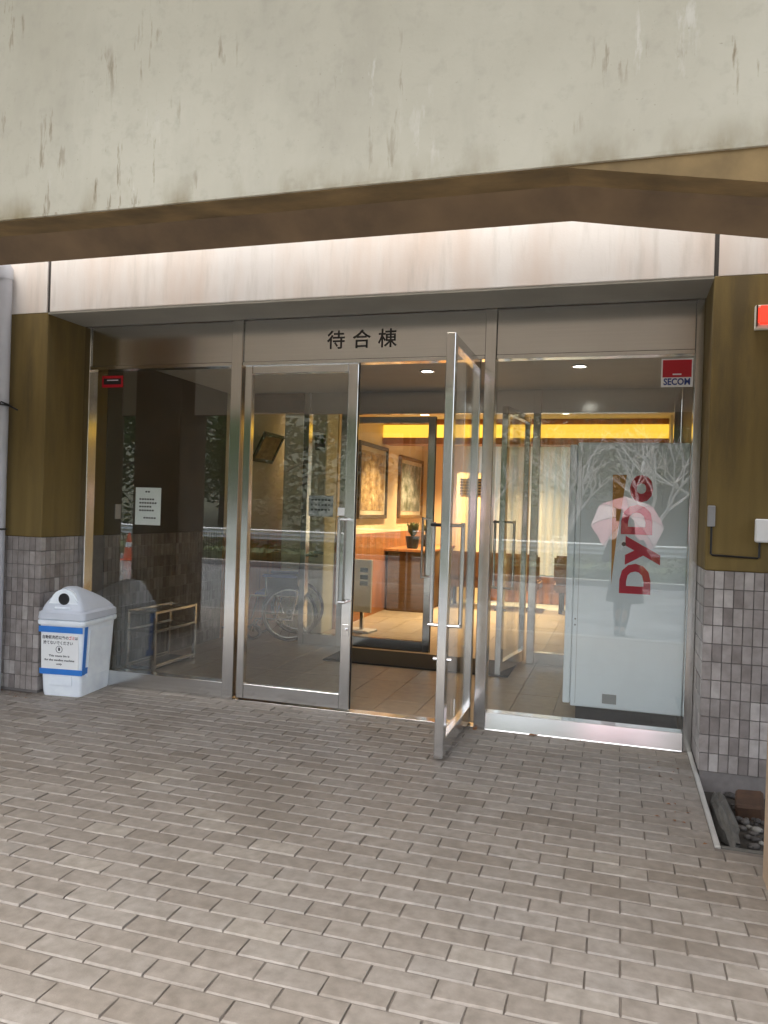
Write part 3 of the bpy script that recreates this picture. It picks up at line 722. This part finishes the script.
lb_ = MB().add([(0, -.05, 0), (0, .045, 0), (0, .045, .03), (0, -.05, .03), (.002, -.05, 0), (.002, .045, 0), (.002, .045, .03), (.002, -.05, .03)], [(0,1,2,3),(7,6,5,4),(0,4,5,1),(1,5,6,2),(2,6,7,3),(3,7,4,0)])
for dz in (0, .04):
    o = part(tb, 'lid_label', lb_, 'white'); o.location = (.150-dz*.66, .0, .632+dz); o.rotation_euler = (0, rad(-38), 0)
# paper sign, blue tape: they lie on the tapered front, tilt with it
TILT = math.atan(.022/.47)
def onfront(mb): 
    me = mb
    me.v = [tuple(Matrix.Translation((0, -.2015, .03)) @ Matrix.Rotation(TILT, 4, 'X') @ Vector(v)) for v in mb.v]; return me
part(tb, 'paper_sign', onfront(B(-.150, .140, -.0022, -.0008, .165, .415)), 'white')
part(tb, 'tape', onfront(B(-.168, .1725, -.0040, -.0025, .425, .468)), 'bluetape'); part(tb, 'tape', onfront(B(-.164, .168, -.0040, -.0025, .125, .165)), 'bluetape')
def onside(mb):
    mb.v = [tuple(Matrix.Translation((.1515, 0, .03)) @ Matrix.Rotation(TILT, 4, 'Y') @ Vector(v)) for v in mb.v]; return mb
part(tb, 'tape', onside(B(.0008, .0022, -.20, -.16, .125, .468)), 'bluetape'); part(tb, 'tape', onside(B(.0024, .0036, -.20, -.118, .13, .175)), 'bluetape')
pnl = [rr(.145, .20, 0)]
part(tb, 'side_panel', onside(B(-.002, .004, -.135, .155, .10, .44)), 'binbody', .008, 2, True)
part(tb, 'front_panel', onfront(B(-.09, .09, -.005, .001, .045, .115)), 'binbody', .004, 2, True)
FM = Matrix.Translation((0, -.2015, .03)) @ Matrix.Rotation(TILT, 4, 'X')
def tbtext(body, size, x, z, m, fit=None, bold=.0004): lettering(tb, 'lettering', body, size, FM @ front(x, -.0028, z), m, bold, fit)
tbtext('自動販売機以外の', .028, -.038, .388, 'ink', .20); tbtext('ゴミ', .028, .087, .388, 'redink', .045); tbtext('は', .026, .124, .388, 'ink', .022)
tbtext('捨てないでください', .028, -.018, .350, 'ink', .228)
part(tb, 'pictogram', onfront(MB().tube([(-.01+.024*math.cos(a), -.0024, .305+.024*math.sin(a)) for a in [k*math.pi/12 for k in range(24)]], .002, 6, closed=True)), 'ink')
part(tb, 'pictogram', onfront(B(-.017, -.003, -.0028, -.0023, .295, .318)), 'ink')
tbtext('This waste bin is', .02, -.01, .258, 'ink', .16); tbtext('for the vending machine', .02, -.008, .228, 'ink', .23); tbtext('only', .018, -.01, .200, 'ink', .045)

# ================================================================== STICKERS AND NOTICES ON THE GLASS
nt_ = thing('paper_notice', 'white paper notice taped inside the dark left sidelight', 'notice', (-3.385, 0, 1.36))
part(nt_, 'sheet', B(-3.495, -3.275, .0055, .0065, 1.225, 1.505), 'white')
for k, wd in enumerate((.045, 0, .15, .16, .13, .15, 0, .11)):
    if wd:
        x0 = -3.41 if k == 0 else (-3.46 if k < 7 else -3.42)
        n_ = max(2, int(wd/.022))
        for q in range(n_): part(nt_, 'print_mark', B(x0+q*.022, x0+q*.022+.016, .0043, .0052, 1.468-k*.028, 1.480-k*.028), 'ink')
sk = thing('security_sticker', 'red and white security sticker on the right sidelight', 'sticker', (.310, -.006, 2.2))
part(sk, 'backing', B(.219, .401, -.0062, -.0044, 2.198, 2.372), 'white'); part(sk, 'red_field', B(.227, .393, -.0072, -.0064, 2.258, 2.364), 'sred')
lettering(sk, 'lettering', 'SECOM', .055, front(.310, -.0072, 2.229), 'sblue', .0016, .152)
part(sk, 'print_mark', B(.285, .335, -.0080, -.0074, 2.272, 2.280), 'white')
rs = thing('warning_sticker', 'small red and black sticker high on the left sidelight', 'sticker', (-3.72, -.006, 2.25))
part(rs, 'backing', B(-3.815, -3.63, -.0062, -.0044, 2.262, 2.35), 'sred'); part(rs, 'black_field', B(-3.80, -3.645, -.0072, -.0064, 2.283, 2.33), 'black')
part(rs, 'print_mark', B(-3.77, -3.67, -.0080, -.0074, 2.312, 2.319), 'white')
dn = thing('door_notice', 'small grey printed plate on the closed glass door', 'notice', (-1.99, .006, 1.42))
part(dn, 'plate', B(-2.085, -1.90, .0055, .0068, 1.335, 1.48), 'grey')
for k in range(3):
    for q in range(6): part(dn, 'print_mark', B(-2.065+q*.025, -2.047+q*.025, .0044, .0053, 1.375+k*.034, 1.388+k*.034), 'ink')

# ================================================================== UMBRELLA RACK
ur = thing('umbrella_rack', 'low metal umbrella rack standing against the tiled vestibule wall', 'umbrella rack', (-3.75, .9, 0))
for x in (-3.88, -3.62):
    for y in (.50, 1.12): part(ur, 'post', B(x-.014, x+.014, y-.014, y+.014, 0, .50), 'chrome', .002)
    for zz in (.485, .33): part(ur, 'rail', B(x-.011, x+.011, .515, 1.105, zz-.011, zz+.011), 'chrome', .002)
    part(ur, 'rail', B(x-.011, x+.011, .515, 1.105, .03, .055), 'chrome', .002)
for y in (.50, .71, .92, 1.12):
    for zz in (.485, .33): part(ur, 'cross_bar', B(-3.865, -3.635, y-.008, y+.008, zz-.008, zz+.008), 'chrome')
part(ur, 'drip_tray', B(-3.86, -3.64, .53, 1.09, .012, .03), 'dark_metal')

# ================================================================== WHEELCHAIR (faces -X)
wc = thing('wheelchair', 'folding wheelchair with navy seat parked behind the closed glass door', 'wheelchair', (-3.28, 2.55, 0), rad(14), None, world=False)
def circ(cx, y, cz, r, n=36): return [(cx+r*math.cos(2*math.pi*k/n), y, cz+r*math.sin(2*math.pi*k/n)) for k in range(n)]
for sy in (-.25, .25):
    wh = part(wc, 'wheel', MB().tube(circ(0, sy, .295, .275), .018, 8, closed=True), 'tyre', smooth='all')
    part(wh, 'push_rim', MB().tube(circ(0, sy*1.16, .295, .245), .008, 6, closed=True), 'chrome', smooth='all')
    sp = MB(); 
    for k in range(16):
        a = math.pi*2*k/16; sp.tube([(0.02*math.cos(a+.5), sy, .295+.02*math.sin(a+.5)), (.265*math.cos(a), sy, .295+.265*math.sin(a))], .0022, 4)
    part(wh, 'spokes', sp, 'chrome'); part(wh, 'hub', MB().disc((0, sy-.025, .295), (0, 1, 0), .03, .05, 14), 'dark_metal')
    cs = part(wc, 'caster', MB().tube(circ(-.38, sy*.85, .085, .07, 20), .015, 6, closed=True), 'tyre', smooth='all')
    part(cs, 'fork', MB().tube([(-.38, sy*.85, .085), (-.36, sy*.85, .20)], .012, 6), 'chrome')
    part(wc, 'side_frame', MB().tube([(-.42, sy*.85, .10), (-.36, sy*.85, .22), (.02, sy*.85, .22), (.06, sy*.85, .46), (.10, sy*.85, .90), (.22, sy*.85, .905)], .012, 8), 'chrome', smooth=True)
    part(wc, 'side_frame', MB().tube([(-.42, sy*.85, .46), (.06, sy*.85, .46)], .012, 8), 'chrome', smooth=True)
    part(wc, 'side_frame', MB().tube([(-.42, sy*.85, .46), (-.50, sy*.85, .16), (-.62, sy*.85, .12)], .011, 8), 'chrome', smooth=True)
    part(wc, 'armrest', B(-.30, .06, sy*.85-.025, sy*.85+.025, .655, .69), 'navy', .01, 2); part(wc, 'armrest_post', MB().tube([(-.26, sy*.85, .46), (-.26, sy*.85, .66)], .01, 6), 'chrome')
    part(wc, 'skirt_guard', B(-.26, .05, sy*.85-.003, sy*.85+.003, .47, .65), 'black')
    part(wc, 'hand_grip', MB().tube([(.17, sy*.85, .905), (.27, sy*.85, .895)], .017, 8), 'black', smooth=True)
    part(wc, 'footplate', B(-.72, -.56, sy*.45-.07, sy*.45+.07, .10, .115), 'dark_metal', .004)
part(wc, 'seat', B(-.38, .06, -.205, .205, .455, .495), 'navy', .012, 2)
part(wc, 'backrest', MB().add([(.055,-.205,.50),(.055,.205,.50),(.10,.205,.88),(.10,-.205,.88),(.085,-.205,.50),(.085,.205,.50),(.13,.205,.88),(.13,-.205,.88)], [(0,1,2,3),(7,6,5,4),(0,4,5,1),(1,5,6,2),(2,6,7,3),(3,7,4,0)]), 'navy', .008)
part(wc, 'cross_brace', MB().tube([(-.15, -.21, .22), (-.15, .21, .46)], .010, 6).tube([(-.14, .21, .22), (-.14, -.21, .46)], .010, 6), 'chrome')

# ================================================================== WALL FITTINGS
dp = thing('downpipe', 'pale grey rainwater downpipe at the left wall edge', 'downpipe', (-4.27, -.53, 0))
part(dp, 'pipe', MB().tube([(-4.275, -.525, 0), (-4.275, -.525, 3.02)], .056, 20), 'lgrey', smooth=True)
part(dp, 'elbow', MB().tube([(-4.275, -.525, 2.96), (-4.275, -.525, 3.03), (-4.31, -.525, 3.09), (-4.5, -.525, 3.13)], .061, 20), 'lgrey', smooth=True)
part(dp, 'clamp', MB().tube(circ(0, 0, 0, 1, 3)[:1]*1 + [], .01) if False else MB().tube([(-4.275+.060*math.cos(a), -.525+.060*math.sin(a), 2.06) for a in [k*math.pi/10 for k in range(20)]], .007, 6, closed=True), 'dark_metal', smooth=True)
part(dp, 'wire_tie', MB().tube([(-4.23, -.585, 2.05), (-4.205, -.595, 2.075), (-4.185, -.55, 2.06), (-4.20, -.50, 2.05), (-4.17, -.47, 2.03)], .006, 6), 'black', smooth=True)
part(dp, 'wire_tie', MB().tube([(-4.24, -.588, 2.06), (-4.25, -.60, 1.98), (-4.235, -.592, 1.93)], .005, 6), 'black', smooth=True)
part(dp, 'clamp', MB().tube([(-4.275+.060*math.cos(a), -.525+.060*math.sin(a), 1.17) for a in [k*math.pi/10 for k in range(20)]], .007, 6, closed=True), 'dark_metal', smooth=True)
al = thing('alarm_lamp', 'red alarm lamp box high on the right ochre wall', 'alarm lamp', (.73, YW, 2.43))
part(al, 'housing', B(.664, .80, YW-.03, YW, 2.425, 2.556), 'cream', .004); part(al, 'red_lens', B(.675, .80, YW-.055, YW-.0305, 2.447, 2.55), 'lampred', .012, 2)
part(al, 'lens_frame', B(.669, .676, YW-.045, YW-.0305, 2.44, 2.552), 'frame_dark')
jb = thing('junction_box', 'small white box with thin conduit on the right ochre wall', 'box', (.75, YW, 1.27))
part(jb, 'cover', B(.70, .82, YW-.05, YW, 1.285, 1.41), 'white', .006)
part(jb, 'conduit', MB().tube([(.725, YW-.012, 1.29), (.725, YW-.012, 1.205), (.718, YW-.012, 1.198), (.493, YW-.012, 1.205), (.484, YW-.012, 1.213), (.484, YW-.012, 1.36)], .0055, 8), 'dark_metal', smooth=True)
part(jb, 'sensor', B(.462, .50, YW-.03, YW, 1.36, 1.475), 'grey', .004)

# ================================================================== PIT AT THE RIGHT WALL
pt = thing('planting_pit', 'sunken dark drain pit beside the right tiled wall', 'pit', (.8, -.95, 0))
part(pt, 'pit_floor', B(PIT[0], PIT[1], PIT[2], PIT[3], -.11, -.09), 'soil')
part(pt, 'edge_strip', B(PIT[0]-.03, PIT[0]-.006, PIT[2]-.03, PIT[3]+.45, -.10, .004), 'kerbm', .004)
part(pt, 'edge_strip', B(PIT[0]-.005, PIT[1], PIT[2]-.03, PIT[2]-.006, -.10, .002), 'stone', .004)
def lump(mb, c, r, seed, n=10):
    R = random.Random(seed); bm = bmesh.new(); bmesh.ops.create_icosphere(bm, subdivisions=2 + (n > 10), radius=1)
    vs = [Vector((v.co.x*r[0], v.co.y*r[1], v.co.z*r[2]))*(R.uniform(.90, 1.06) if n <= 10 else 1+.22*math.sin(9*v.co.x+5*v.co.z+3*v.co.y)*.5+R.uniform(-.06, .06))+Vector(c) for v in bm.verts]
    fs = [tuple(v.index for v in f.verts) for f in bm.faces]; bm.free(); return mb.add(vs, fs)
single('kerb_stone', lump(MB(), (.535, -.93, -.055), (.05, .34, .06), 3, 20), 'stone', 'long grey stone lying along the pit edge', 'stone', (.535, -.93, -.09))
single('brick', B(-.065, .065, -.085, .085, -.05, .055), 'rust', 'rusty brown brick lying in the pit by the wall', 'brick', None, .012).location = (.68, -.72, -.055)
bpy.data.objects['brick'].rotation_euler = (rad(12), rad(-6), rad(-10))
pb = MB(); R = random.Random(9)
for k in range(260):
    s_ = R.uniform(.008, .024); bm = bmesh.new(); bmesh.ops.create_icosphere(bm, subdivisions=1, radius=1)
    c_ = Vector((R.uniform(.60, 1.2), R.uniform(-1.38, -.48), -.088+s_*.4)); sc_ = (s_*R.uniform(.8, 1.4), s_*R.uniform(.8, 1.4), s_*.7)
    pb.add([Vector((v.co.x*sc_[0], v.co.y*sc_[1], v.co.z*sc_[2]))+c_ for v in bm.verts], [tuple(v.index for v in f.verts) for f in bm.faces]); bm.free()
o = link('pebbles', pb.mesh('pebbles', smooth='all'), 'pebble'); tagp(o, 'small mixed pebbles on the floor of the pit', 'pebbles', kind='stuff')
# fallen leaves
def leaf_obj(x, y, a, s, label):
    m_ = MB().add([(-.5*s, 0, 0), (-.2*s, .22*s, .10*s), (.2*s, .24*s, .02*s), (.5*s, 0, .12*s), (.2*s, -.22*s, .06*s), (-.2*s, -.2*s, .0)], [(0, 1, 2, 3, 4, 5)])
    o = single('fallen_leaf', m_, 'dry', label, 'leaf', None); o.location = (x, y, .004); o.rotation_euler = (.1, 0, a)
leaf_obj(-.47, -.065, .4, .075, 'dry brown leaf by the right sill rail'); leaf_obj(-.845, -.085, 1.4, .06, 'dry brown leaf at the foot of the right mullion')

R = random.Random(31); lt_ = MB()
for k in range(70):
    if k < 30: x, y = R.uniform(-4.3, -3.92), R.uniform(-.62, -.47)
    elif k < 50: x, y = R.uniform(-.85, .42), R.uniform(-.10, -.075)
    else: x, y = R.uniform(.2, .43), R.uniform(-1.5, -.2)
    a = R.uniform(0, 6.3); q = R.uniform(.004, .014)
    lt_.add([(x+q*math.cos(a), y+q*math.sin(a), .003), (x-q*.5*math.sin(a), y+q*.5*math.cos(a), .006), (x-q*math.cos(a), y-q*math.sin(a), .004), (x+q*.5*math.sin(a), y-q*.5*math.cos(a), .008)], [(0, 1, 2), (0, 2, 3)])
tagp(link('leaf_litter', lt_.mesh('leaf_litter'), 'dry'), 'scattered bits of dry leaf along the wall foot', 'litter', kind='stuff')
# ================================================================== OUTSIDE, BEHIND THE PHOTOGRAPHER
hill = MB(); nx, ny = 40, 14
for j in range(ny):
    for i in range(nx):
        x = -70 + 140*i/(nx-1); y = -17.5 - 45*(j/(ny-1)); hgt = -.118 + 16*(j/(ny-1))**1.05 + random.uniform(-.5, .5)*(j > 0)
        hill.v.append((x, y, hgt))
for j in range(ny-1):
    for i in range(nx-1): hill.f.append((j*nx+i, j*nx+i+1, (j+1)*nx+i+1, (j+1)*nx+i))
struct('hillside', hill, 'grass', smooth='all')
def leaf_cloud(mb, c, r, n, s, R):
    for _ in range(n):
        while True:
            d = Vector((R.uniform(-1, 1), R.uniform(-1, 1), R.uniform(-1, 1)))
            if .25 < d.length < 1: break
        p = Vector(c) + Vector((d.x*r[0], d.y*r[1], d.z*r[2]))
        a = Vector((R.gauss(0, 1), R.gauss(0, 1), R.gauss(0, .6))).normalized(); b = a.orthogonal().normalized()
        q = s*R.uniform(.6, 1.3); a *= q; b *= q*.55
        mb.add([p-a, p+b, p+a, p-b], [(0, 1, 2, 3)])
hg = thing('hedge', 'clipped low green hedge beyond the road, mirrored in the glass', 'hedge', (-4, -12.8, 0))
hl = MB(); R = random.Random(21)
for k in range(56):
    x = -20 + 32*k/55; leaf_cloud(hl, (x+R.uniform(-.2, .2), -12.85, .20), (.45, .45, .30+R.uniform(0, .08)), 190, .06, R)
ho = part(hg, 'foliage', hl, 'leaf2'); ho['kind'] = 'stuff'
part(hg, 'twigs', B(-20, 12, -13.0, -12.7, -.11, .30), 'leaf1', .1)
gr = thing('guardrail', 'white roadside guardrail behind the hedge, mirrored in the glass', 'guardrail', (-4, -15.4, 0))
part(gr, 'beam', MB().prism([(-13.60, .48), (-13.56, .51), (-13.60, .56), (-13.56, .62), (-13.60, .68), (-13.56, .73), (-13.60, .76), (-13.64, .76), (-13.64, .48)], 'X', -24, 14), 'rail')
for k in range(20): part(gr, 'post', MB().tube([(-23.5+2*k, -13.69, -.12), (-23.5+2*k, -13.69, .8)], .05, 10), 'rail', smooth=True)
tc_ = thing('traffic_cone', 'orange traffic cone by the road, mirrored in the left glass', 'traffic cone', (-11.95, -11.9, -.111), 0, None, world=False)
part(tc_, 'cone_body', MB().tube([(0, 0, .02), (0, 0, .68), (0, 0, .70)], [.14, .035, .03], 20), 'cone', smooth=True); part(tc_, 'base', B(-.19, .19, -.19, .19, .004, .03), 'cone', .01)
part(tc_, 'white_band', MB().tube([(0, 0, .34), (0, 0, .46)], [.093, .075], 20), 'rail', smooth=True)
def evergreen(x, y, z, h, r, seed, label):
    R = random.Random(seed); t_ = thing('evergreen_tree', label, 'tree', (x, y, z), 0, 'evergreen trees on the hillside', world=False)
    tk = MB().tube([(0, 0, -.3), (.05, .02, h*.3), (-.04, .05, h*.65), (0, 0, h*.92)], [.22, .18, .12, .04], 8)
    for k in range(9):
        a = R.uniform(0, 6.28); zz = h*R.uniform(.3, .8); tk.tube([(0, 0, zz), (math.cos(a)*r*.5, math.sin(a)*r*.5, zz+.4), (math.cos(a)*r*.8, math.sin(a)*r*.8, zz+.5)], [.07, .045, .02], 5)
    part(t_, 'trunk', tk, 'bark', smooth=True)
    lf = MB()
    for k in range(26):
        a = R.uniform(0, 6.28); v = R.random(); rr_ = r*(.85-.5*abs(v-.4))*R.uniform(.3, 1)
        leaf_cloud(lf, (math.cos(a)*rr_, math.sin(a)*rr_, h*(.16+.8*v)), (r*.36, r*.36, r*.30), 190, .115, R)
    part(t_, 'crown', lf, 'leaf1')
k = 0
names = ['leftmost', 'second', 'third', 'fourth', 'fifth', 'sixth', 'seventh', 'eighth', 'ninth', 'tenth', 'eleventh', 'twelfth', 'thirteenth']
for (x, y, h, r) in ((-22, -20, 6, 3), (-17.5, -18.6, 5.6, 2.8), (-14, -20.5, 6.2, 3), (-11, -18.4, 5.6, 2.8), (-8.2, -20.5, 6, 3), (-5.2, -19, 5.6, 2.8), (-1.8, -22.5, 5, 2.9), (1.6, -23.5, 5, 3), (4.6, -22, 5, 2.9), (8, -20, 4.6, 2.8), (12, -20, 5, 3), (-26, -21, 6.4, 3)):
    zz = 16*((-17.5-y)/45 if y < -17.5 else 0)**1.05 - .2
    evergreen(x, y, zz, h, r, 100+k, 'dark evergreen tree on the slope, mirrored in the glass, %s in the row' % names[k]); k += 1
def bare_tree(x, y, z, h, seed, label):
    R = random.Random(seed); t_ = thing('bare_tree', label, 'tree', (x, y, z), 0, 'bare pale trees by the road', world=False); tr = MB(); tw = MB()
    def grow(p, d, l, r, lev):
        q = p + d*l*.5 + Vector((R.uniform(-.06, .06), R.uniform(-.06, .06), 0))*l; e = q + (d + Vector((R.uniform(-.2, .2), R.uniform(-.2, .2), .05)))*l*.5
        (tr if lev < 2 else tw).tube([p, q, e], [r, r*.8, r*.62], 6 if lev < 2 else 4)
        if lev >= 5 or len(tw.v) > 30000: return
        for _ in range(3 if lev < 4 else 2):
            nd = (d + Vector((R.uniform(-1, 1), R.uniform(-1, 1), R.uniform(-.25, .5)))*.75).normalized()
            grow(e, nd, l*R.uniform(.62, .85), r*.6, lev+1)
    grow(Vector((0, 0, -.2)), Vector((0, 0, 1)), h*.26, .11, 0)
    part(t_, 'trunk', tr, 'bark2', smooth=True); part(t_, 'crown', tw, 'bark2')
for x, y, h, sd_, lb in ((.6, -14.9, 4.6, 5, 'bare pale tree mirrored above the pink umbrella'), (-3.4, -15.2, 4.4, 8, 'bare pale tree mirrored left of the vending machine'), (2.6, -15.4, 4.8, 12, 'bare pale tree mirrored at the right of the glass'), (-1.4, -15.1, 4.3, 17, 'bare pale tree mirrored at the left edge of the vending machine')):
    bare_tree(x, y, -.12, h, sd_, lb)

# ================================================================== PHOTOGRAPHER (mirrored in the glass)
GZ = -.111
ps = thing('person', 'person in dark knee length coat taking a photo under a pink umbrella', 'person', (.10, -5.34, GZ), 0, None, world=False)
def skin_mesh(name, joints, bones, sub=2, root=0):
    me = bpy.data.meshes.new(name); me.from_pydata([j[0] for j in joints], bones, [])
    o = bpy.data.objects.new(name, me); col.objects.link(o)
    md = o.modifiers.new('skin', 'SKIN'); md.use_smooth_shade = True
    for i, j in enumerate(joints):
        r = j[1] if isinstance(j[1], tuple) else (j[1], j[1]); me.skin_vertices[0].data[i].radius = r
        me.skin_vertices[0].data[i].use_root = (i == root)
    sb = o.modifiers.new('sub', 'SUBSURF'); sb.levels = sub; sb.render_levels = sub
    dg = bpy.context.evaluated_depsgraph_get(); out = bpy.data.meshes.new_from_object(o.evaluated_get(dg))
    bpy.data.objects.remove(o); out.materials.clear(); return out
J = []; Bn = []
def jn(p, r, prev=None):
    J.append((p, r)); i = len(J)-1
    if prev is not None: Bn.append((prev, i))
    return i
pel = jn((0, 0, .80), (.14, .10)); wst = jn((0, 0, .96), (.115, .085), pel); chs = jn((0, .01, 1.13), (.13, .09), wst); nek = jn((0, .015, 1.255), .05, chs)
hd0 = jn((0, .03, 1.32), .065, nek); hd1 = jn((0, .04, 1.40), (.078, .09), hd0); hd2 = jn((0, .035, 1.46), (.055, .07), hd1)
for sx in (-1, 1):
    hp_ = jn((.08*sx, 0, .73), .085, pel); kn = jn((.075*sx if sx < 0 else .03, .02 if sx < 0 else .06, .41), .052, hp_)
    an = jn((.085*sx if sx < 0 else -.01, -.01 if sx < 0 else .08, .085), .034, kn); jn((.09*sx if sx < 0 else -.02, .09 if sx < 0 else .19, .03), .03, an)
    sh = jn((.155*sx, .01, 1.185), .052, chs)
    if sx > 0: el = jn((.25, .07, .99), .04, sh); wr = jn((-.01, .225, 1.345), .026, el); hn = jn((-.035, .25, 1.40), (.036, .018), wr)
    else: el = jn((-.235, .06, .97), .04, sh); wr = jn((-.085, .19, 1.12), .026, el); hn = jn((-.06, .215, 1.165), (.03, .02), wr)
    # four fingers and a thumb, closing on what the hand holds
    for f_ in range(4):
        if sx > 0:
            k1 = jn((-.050, .268, 1.392+.020*f_), .0085, hn); jn((-.062, .280, 1.392+.020*f_), .0075, k1)
        else:
            k1 = jn((-.045, .232, 1.145+.020*f_), .009, hn); k2 = jn((-.02, .238, 1.145+.020*f_), .008, k1); jn((-.012, .222, 1.145+.020*f_), .007, k2)
    t1 = jn((-.055 if sx > 0 else -.05, .24, 1.39 if sx > 0 else 1.195), .010, hn); jn((-.08 if sx > 0 else -.025, .252, 1.41 if sx > 0 else 1.20), .008, t1)
bo = link('body', skin_mesh('body', J, Bn), 'skin', ps)
# face
for sx in (-1, 1):
    part(ps, 'eye', lump(MB(), (.03*sx, .118, 1.40), (.010, .006, .006), 2), 'hair', smooth='all'); part(ps, 'ear', lump(MB(), (.082*sx, .035, 1.385), (.01, .018, .028), 4), 'skin', smooth='all')
part(ps, 'nose', lump(MB(), (0, .128, 1.375), (.010, .014, .018), 2), 'skin', smooth='all'); part(ps, 'mouth', lump(MB(), (0, .115, 1.338), (.022, .006, .006), 2), 'redink', smooth='all')
def ell(rx, ry, z, cy=0, n=20): return [(rx*math.cos(2*math.pi*k/n)*(1+.03*math.sin(5*k)), cy+ry*math.sin(2*math.pi*k/n), z) for k in range(n)]
part(ps, 'coat', MB().loft([ell(.235, .19, .42), ell(.225, .18, .50), ell(.20, .155, .68), ell(.175, .13, .84), ell(.155, .115, .97), ell(.17, .12, 1.10), ell(.175, .105, 1.19, .005), ell(.12, .085, 1.25, .01), ell(.075, .07, 1.29, .015)]), 'coat', smooth='all')
for sx in (-1, 1):
    pts = [(.15*sx, .01, 1.19), (.25, .07, .985), (.03, .20, 1.30)] if sx > 0 else [(-.15, .01, 1.19), (-.238, .06, .965), (-.11, .165, 1.09)]
    part(ps, 'sleeve', MB().tube([pts[0], tuple((Vector(pts[0])+Vector(pts[1]))/2), pts[1], tuple((Vector(pts[1])+Vector(pts[2]))/2), pts[2]], [.07, .068, .06, .052, .042], 12), 'coat', smooth='all')
hr = MB(); rings = []
for z, rx, ry, cy in ((1.20, .10, .06, -.055), (1.28, .105, .085, -.035), (1.36, .10, .10, .0), (1.43, .095, .105, .015), (1.48, .075, .085, .02), (1.505, .03, .04, .02)): rings.append(ell(rx, ry, z, cy-.012))
part(ps, 'hair', hr.loft(rings), 'hair', smooth='all')
for sx in (-1, 1):
    x_, y_ = (-.088, .04) if sx < 0 else (-.015, .135)
    part(ps, 'shoe', lump(MB(), (x_, y_, .035), (.042, .115, .036), 6), 'shoe', smooth='all')
    kx, ky, ax, ay = (-.075, .02, -.085, -.01) if sx < 0 else (.03, .06, -.01, .08)
    part(ps, 'legging', MB().tube([(.08*sx, 0, .70), (kx, ky, .41), ((kx+ax)/2+.005*sx, (ky+ay)/2-.015, .26), (ax, ay, .07)], [.088, .057, .050, .037], 12), 'tights', smooth='all')
ph = thing('smartphone', 'black smartphone held up in front of the face', 'phone', (.0, -5.052, 1.335), 0, None, world=False)
part(ph, 'case', B(-.037, .037, -.008, 0, 0, .155), 'phone', .003, 2); part(ph, 'camera_bar', B(-.036, .036, .0003, .003, .11, .135), 'dark_metal', .001)
um = thing('umbrella', 'pale pink umbrella resting behind the photographer', 'umbrella', (.055, -5.125, 1.06), 0, None, world=False)
ax = Vector((.12, -.82, .55)).normalized(); tip = ax*.62; side = ax.cross(Vector((0, 0, 1))).normalized(); up = side.cross(ax)
part(um, 'shaft', MB().tube([-ax*.06, ax*.66], .005, 8), 'chrome', smooth=True); part(um, 'handle', MB().tube([-ax*.13, -ax*.04], .012, 10), 'white', smooth=True)
def upt(t_, ang, r=.46): return tip + (side*math.cos(ang) + up*math.sin(ang))*r*math.sin(t_*1.15)/math.sin(1.15) - ax*(.24*(1-math.cos(t_*1.15))/(1-math.cos(1.15)))
for k in range(8):
    pn = MB(); a0 = 2*math.pi*k/8; N, A = 6, 4
    for i in range(N+1):
        for j in range(A+1):
            f_ = j/A; p = upt(i/N, a0).lerp(upt(i/N, a0+math.pi/4), f_); pn.v.append(tuple(p + ax*.012*math.sin(math.pi*f_)*i/N))
    for i in range(N):
        for j in range(A): pn.f.append((i*(A+1)+j, i*(A+1)+j+1, (i+1)*(A+1)+j+1, (i+1)*(A+1)+j))
    part(um, 'canopy_panel', pn, 'pink' if k % 2 else 'pink2', smooth='all')
    part(um, 'rib', MB().tube([upt(i/6, a0)-ax*.006 for i in range(7)], .004, 4), 'dark_metal')
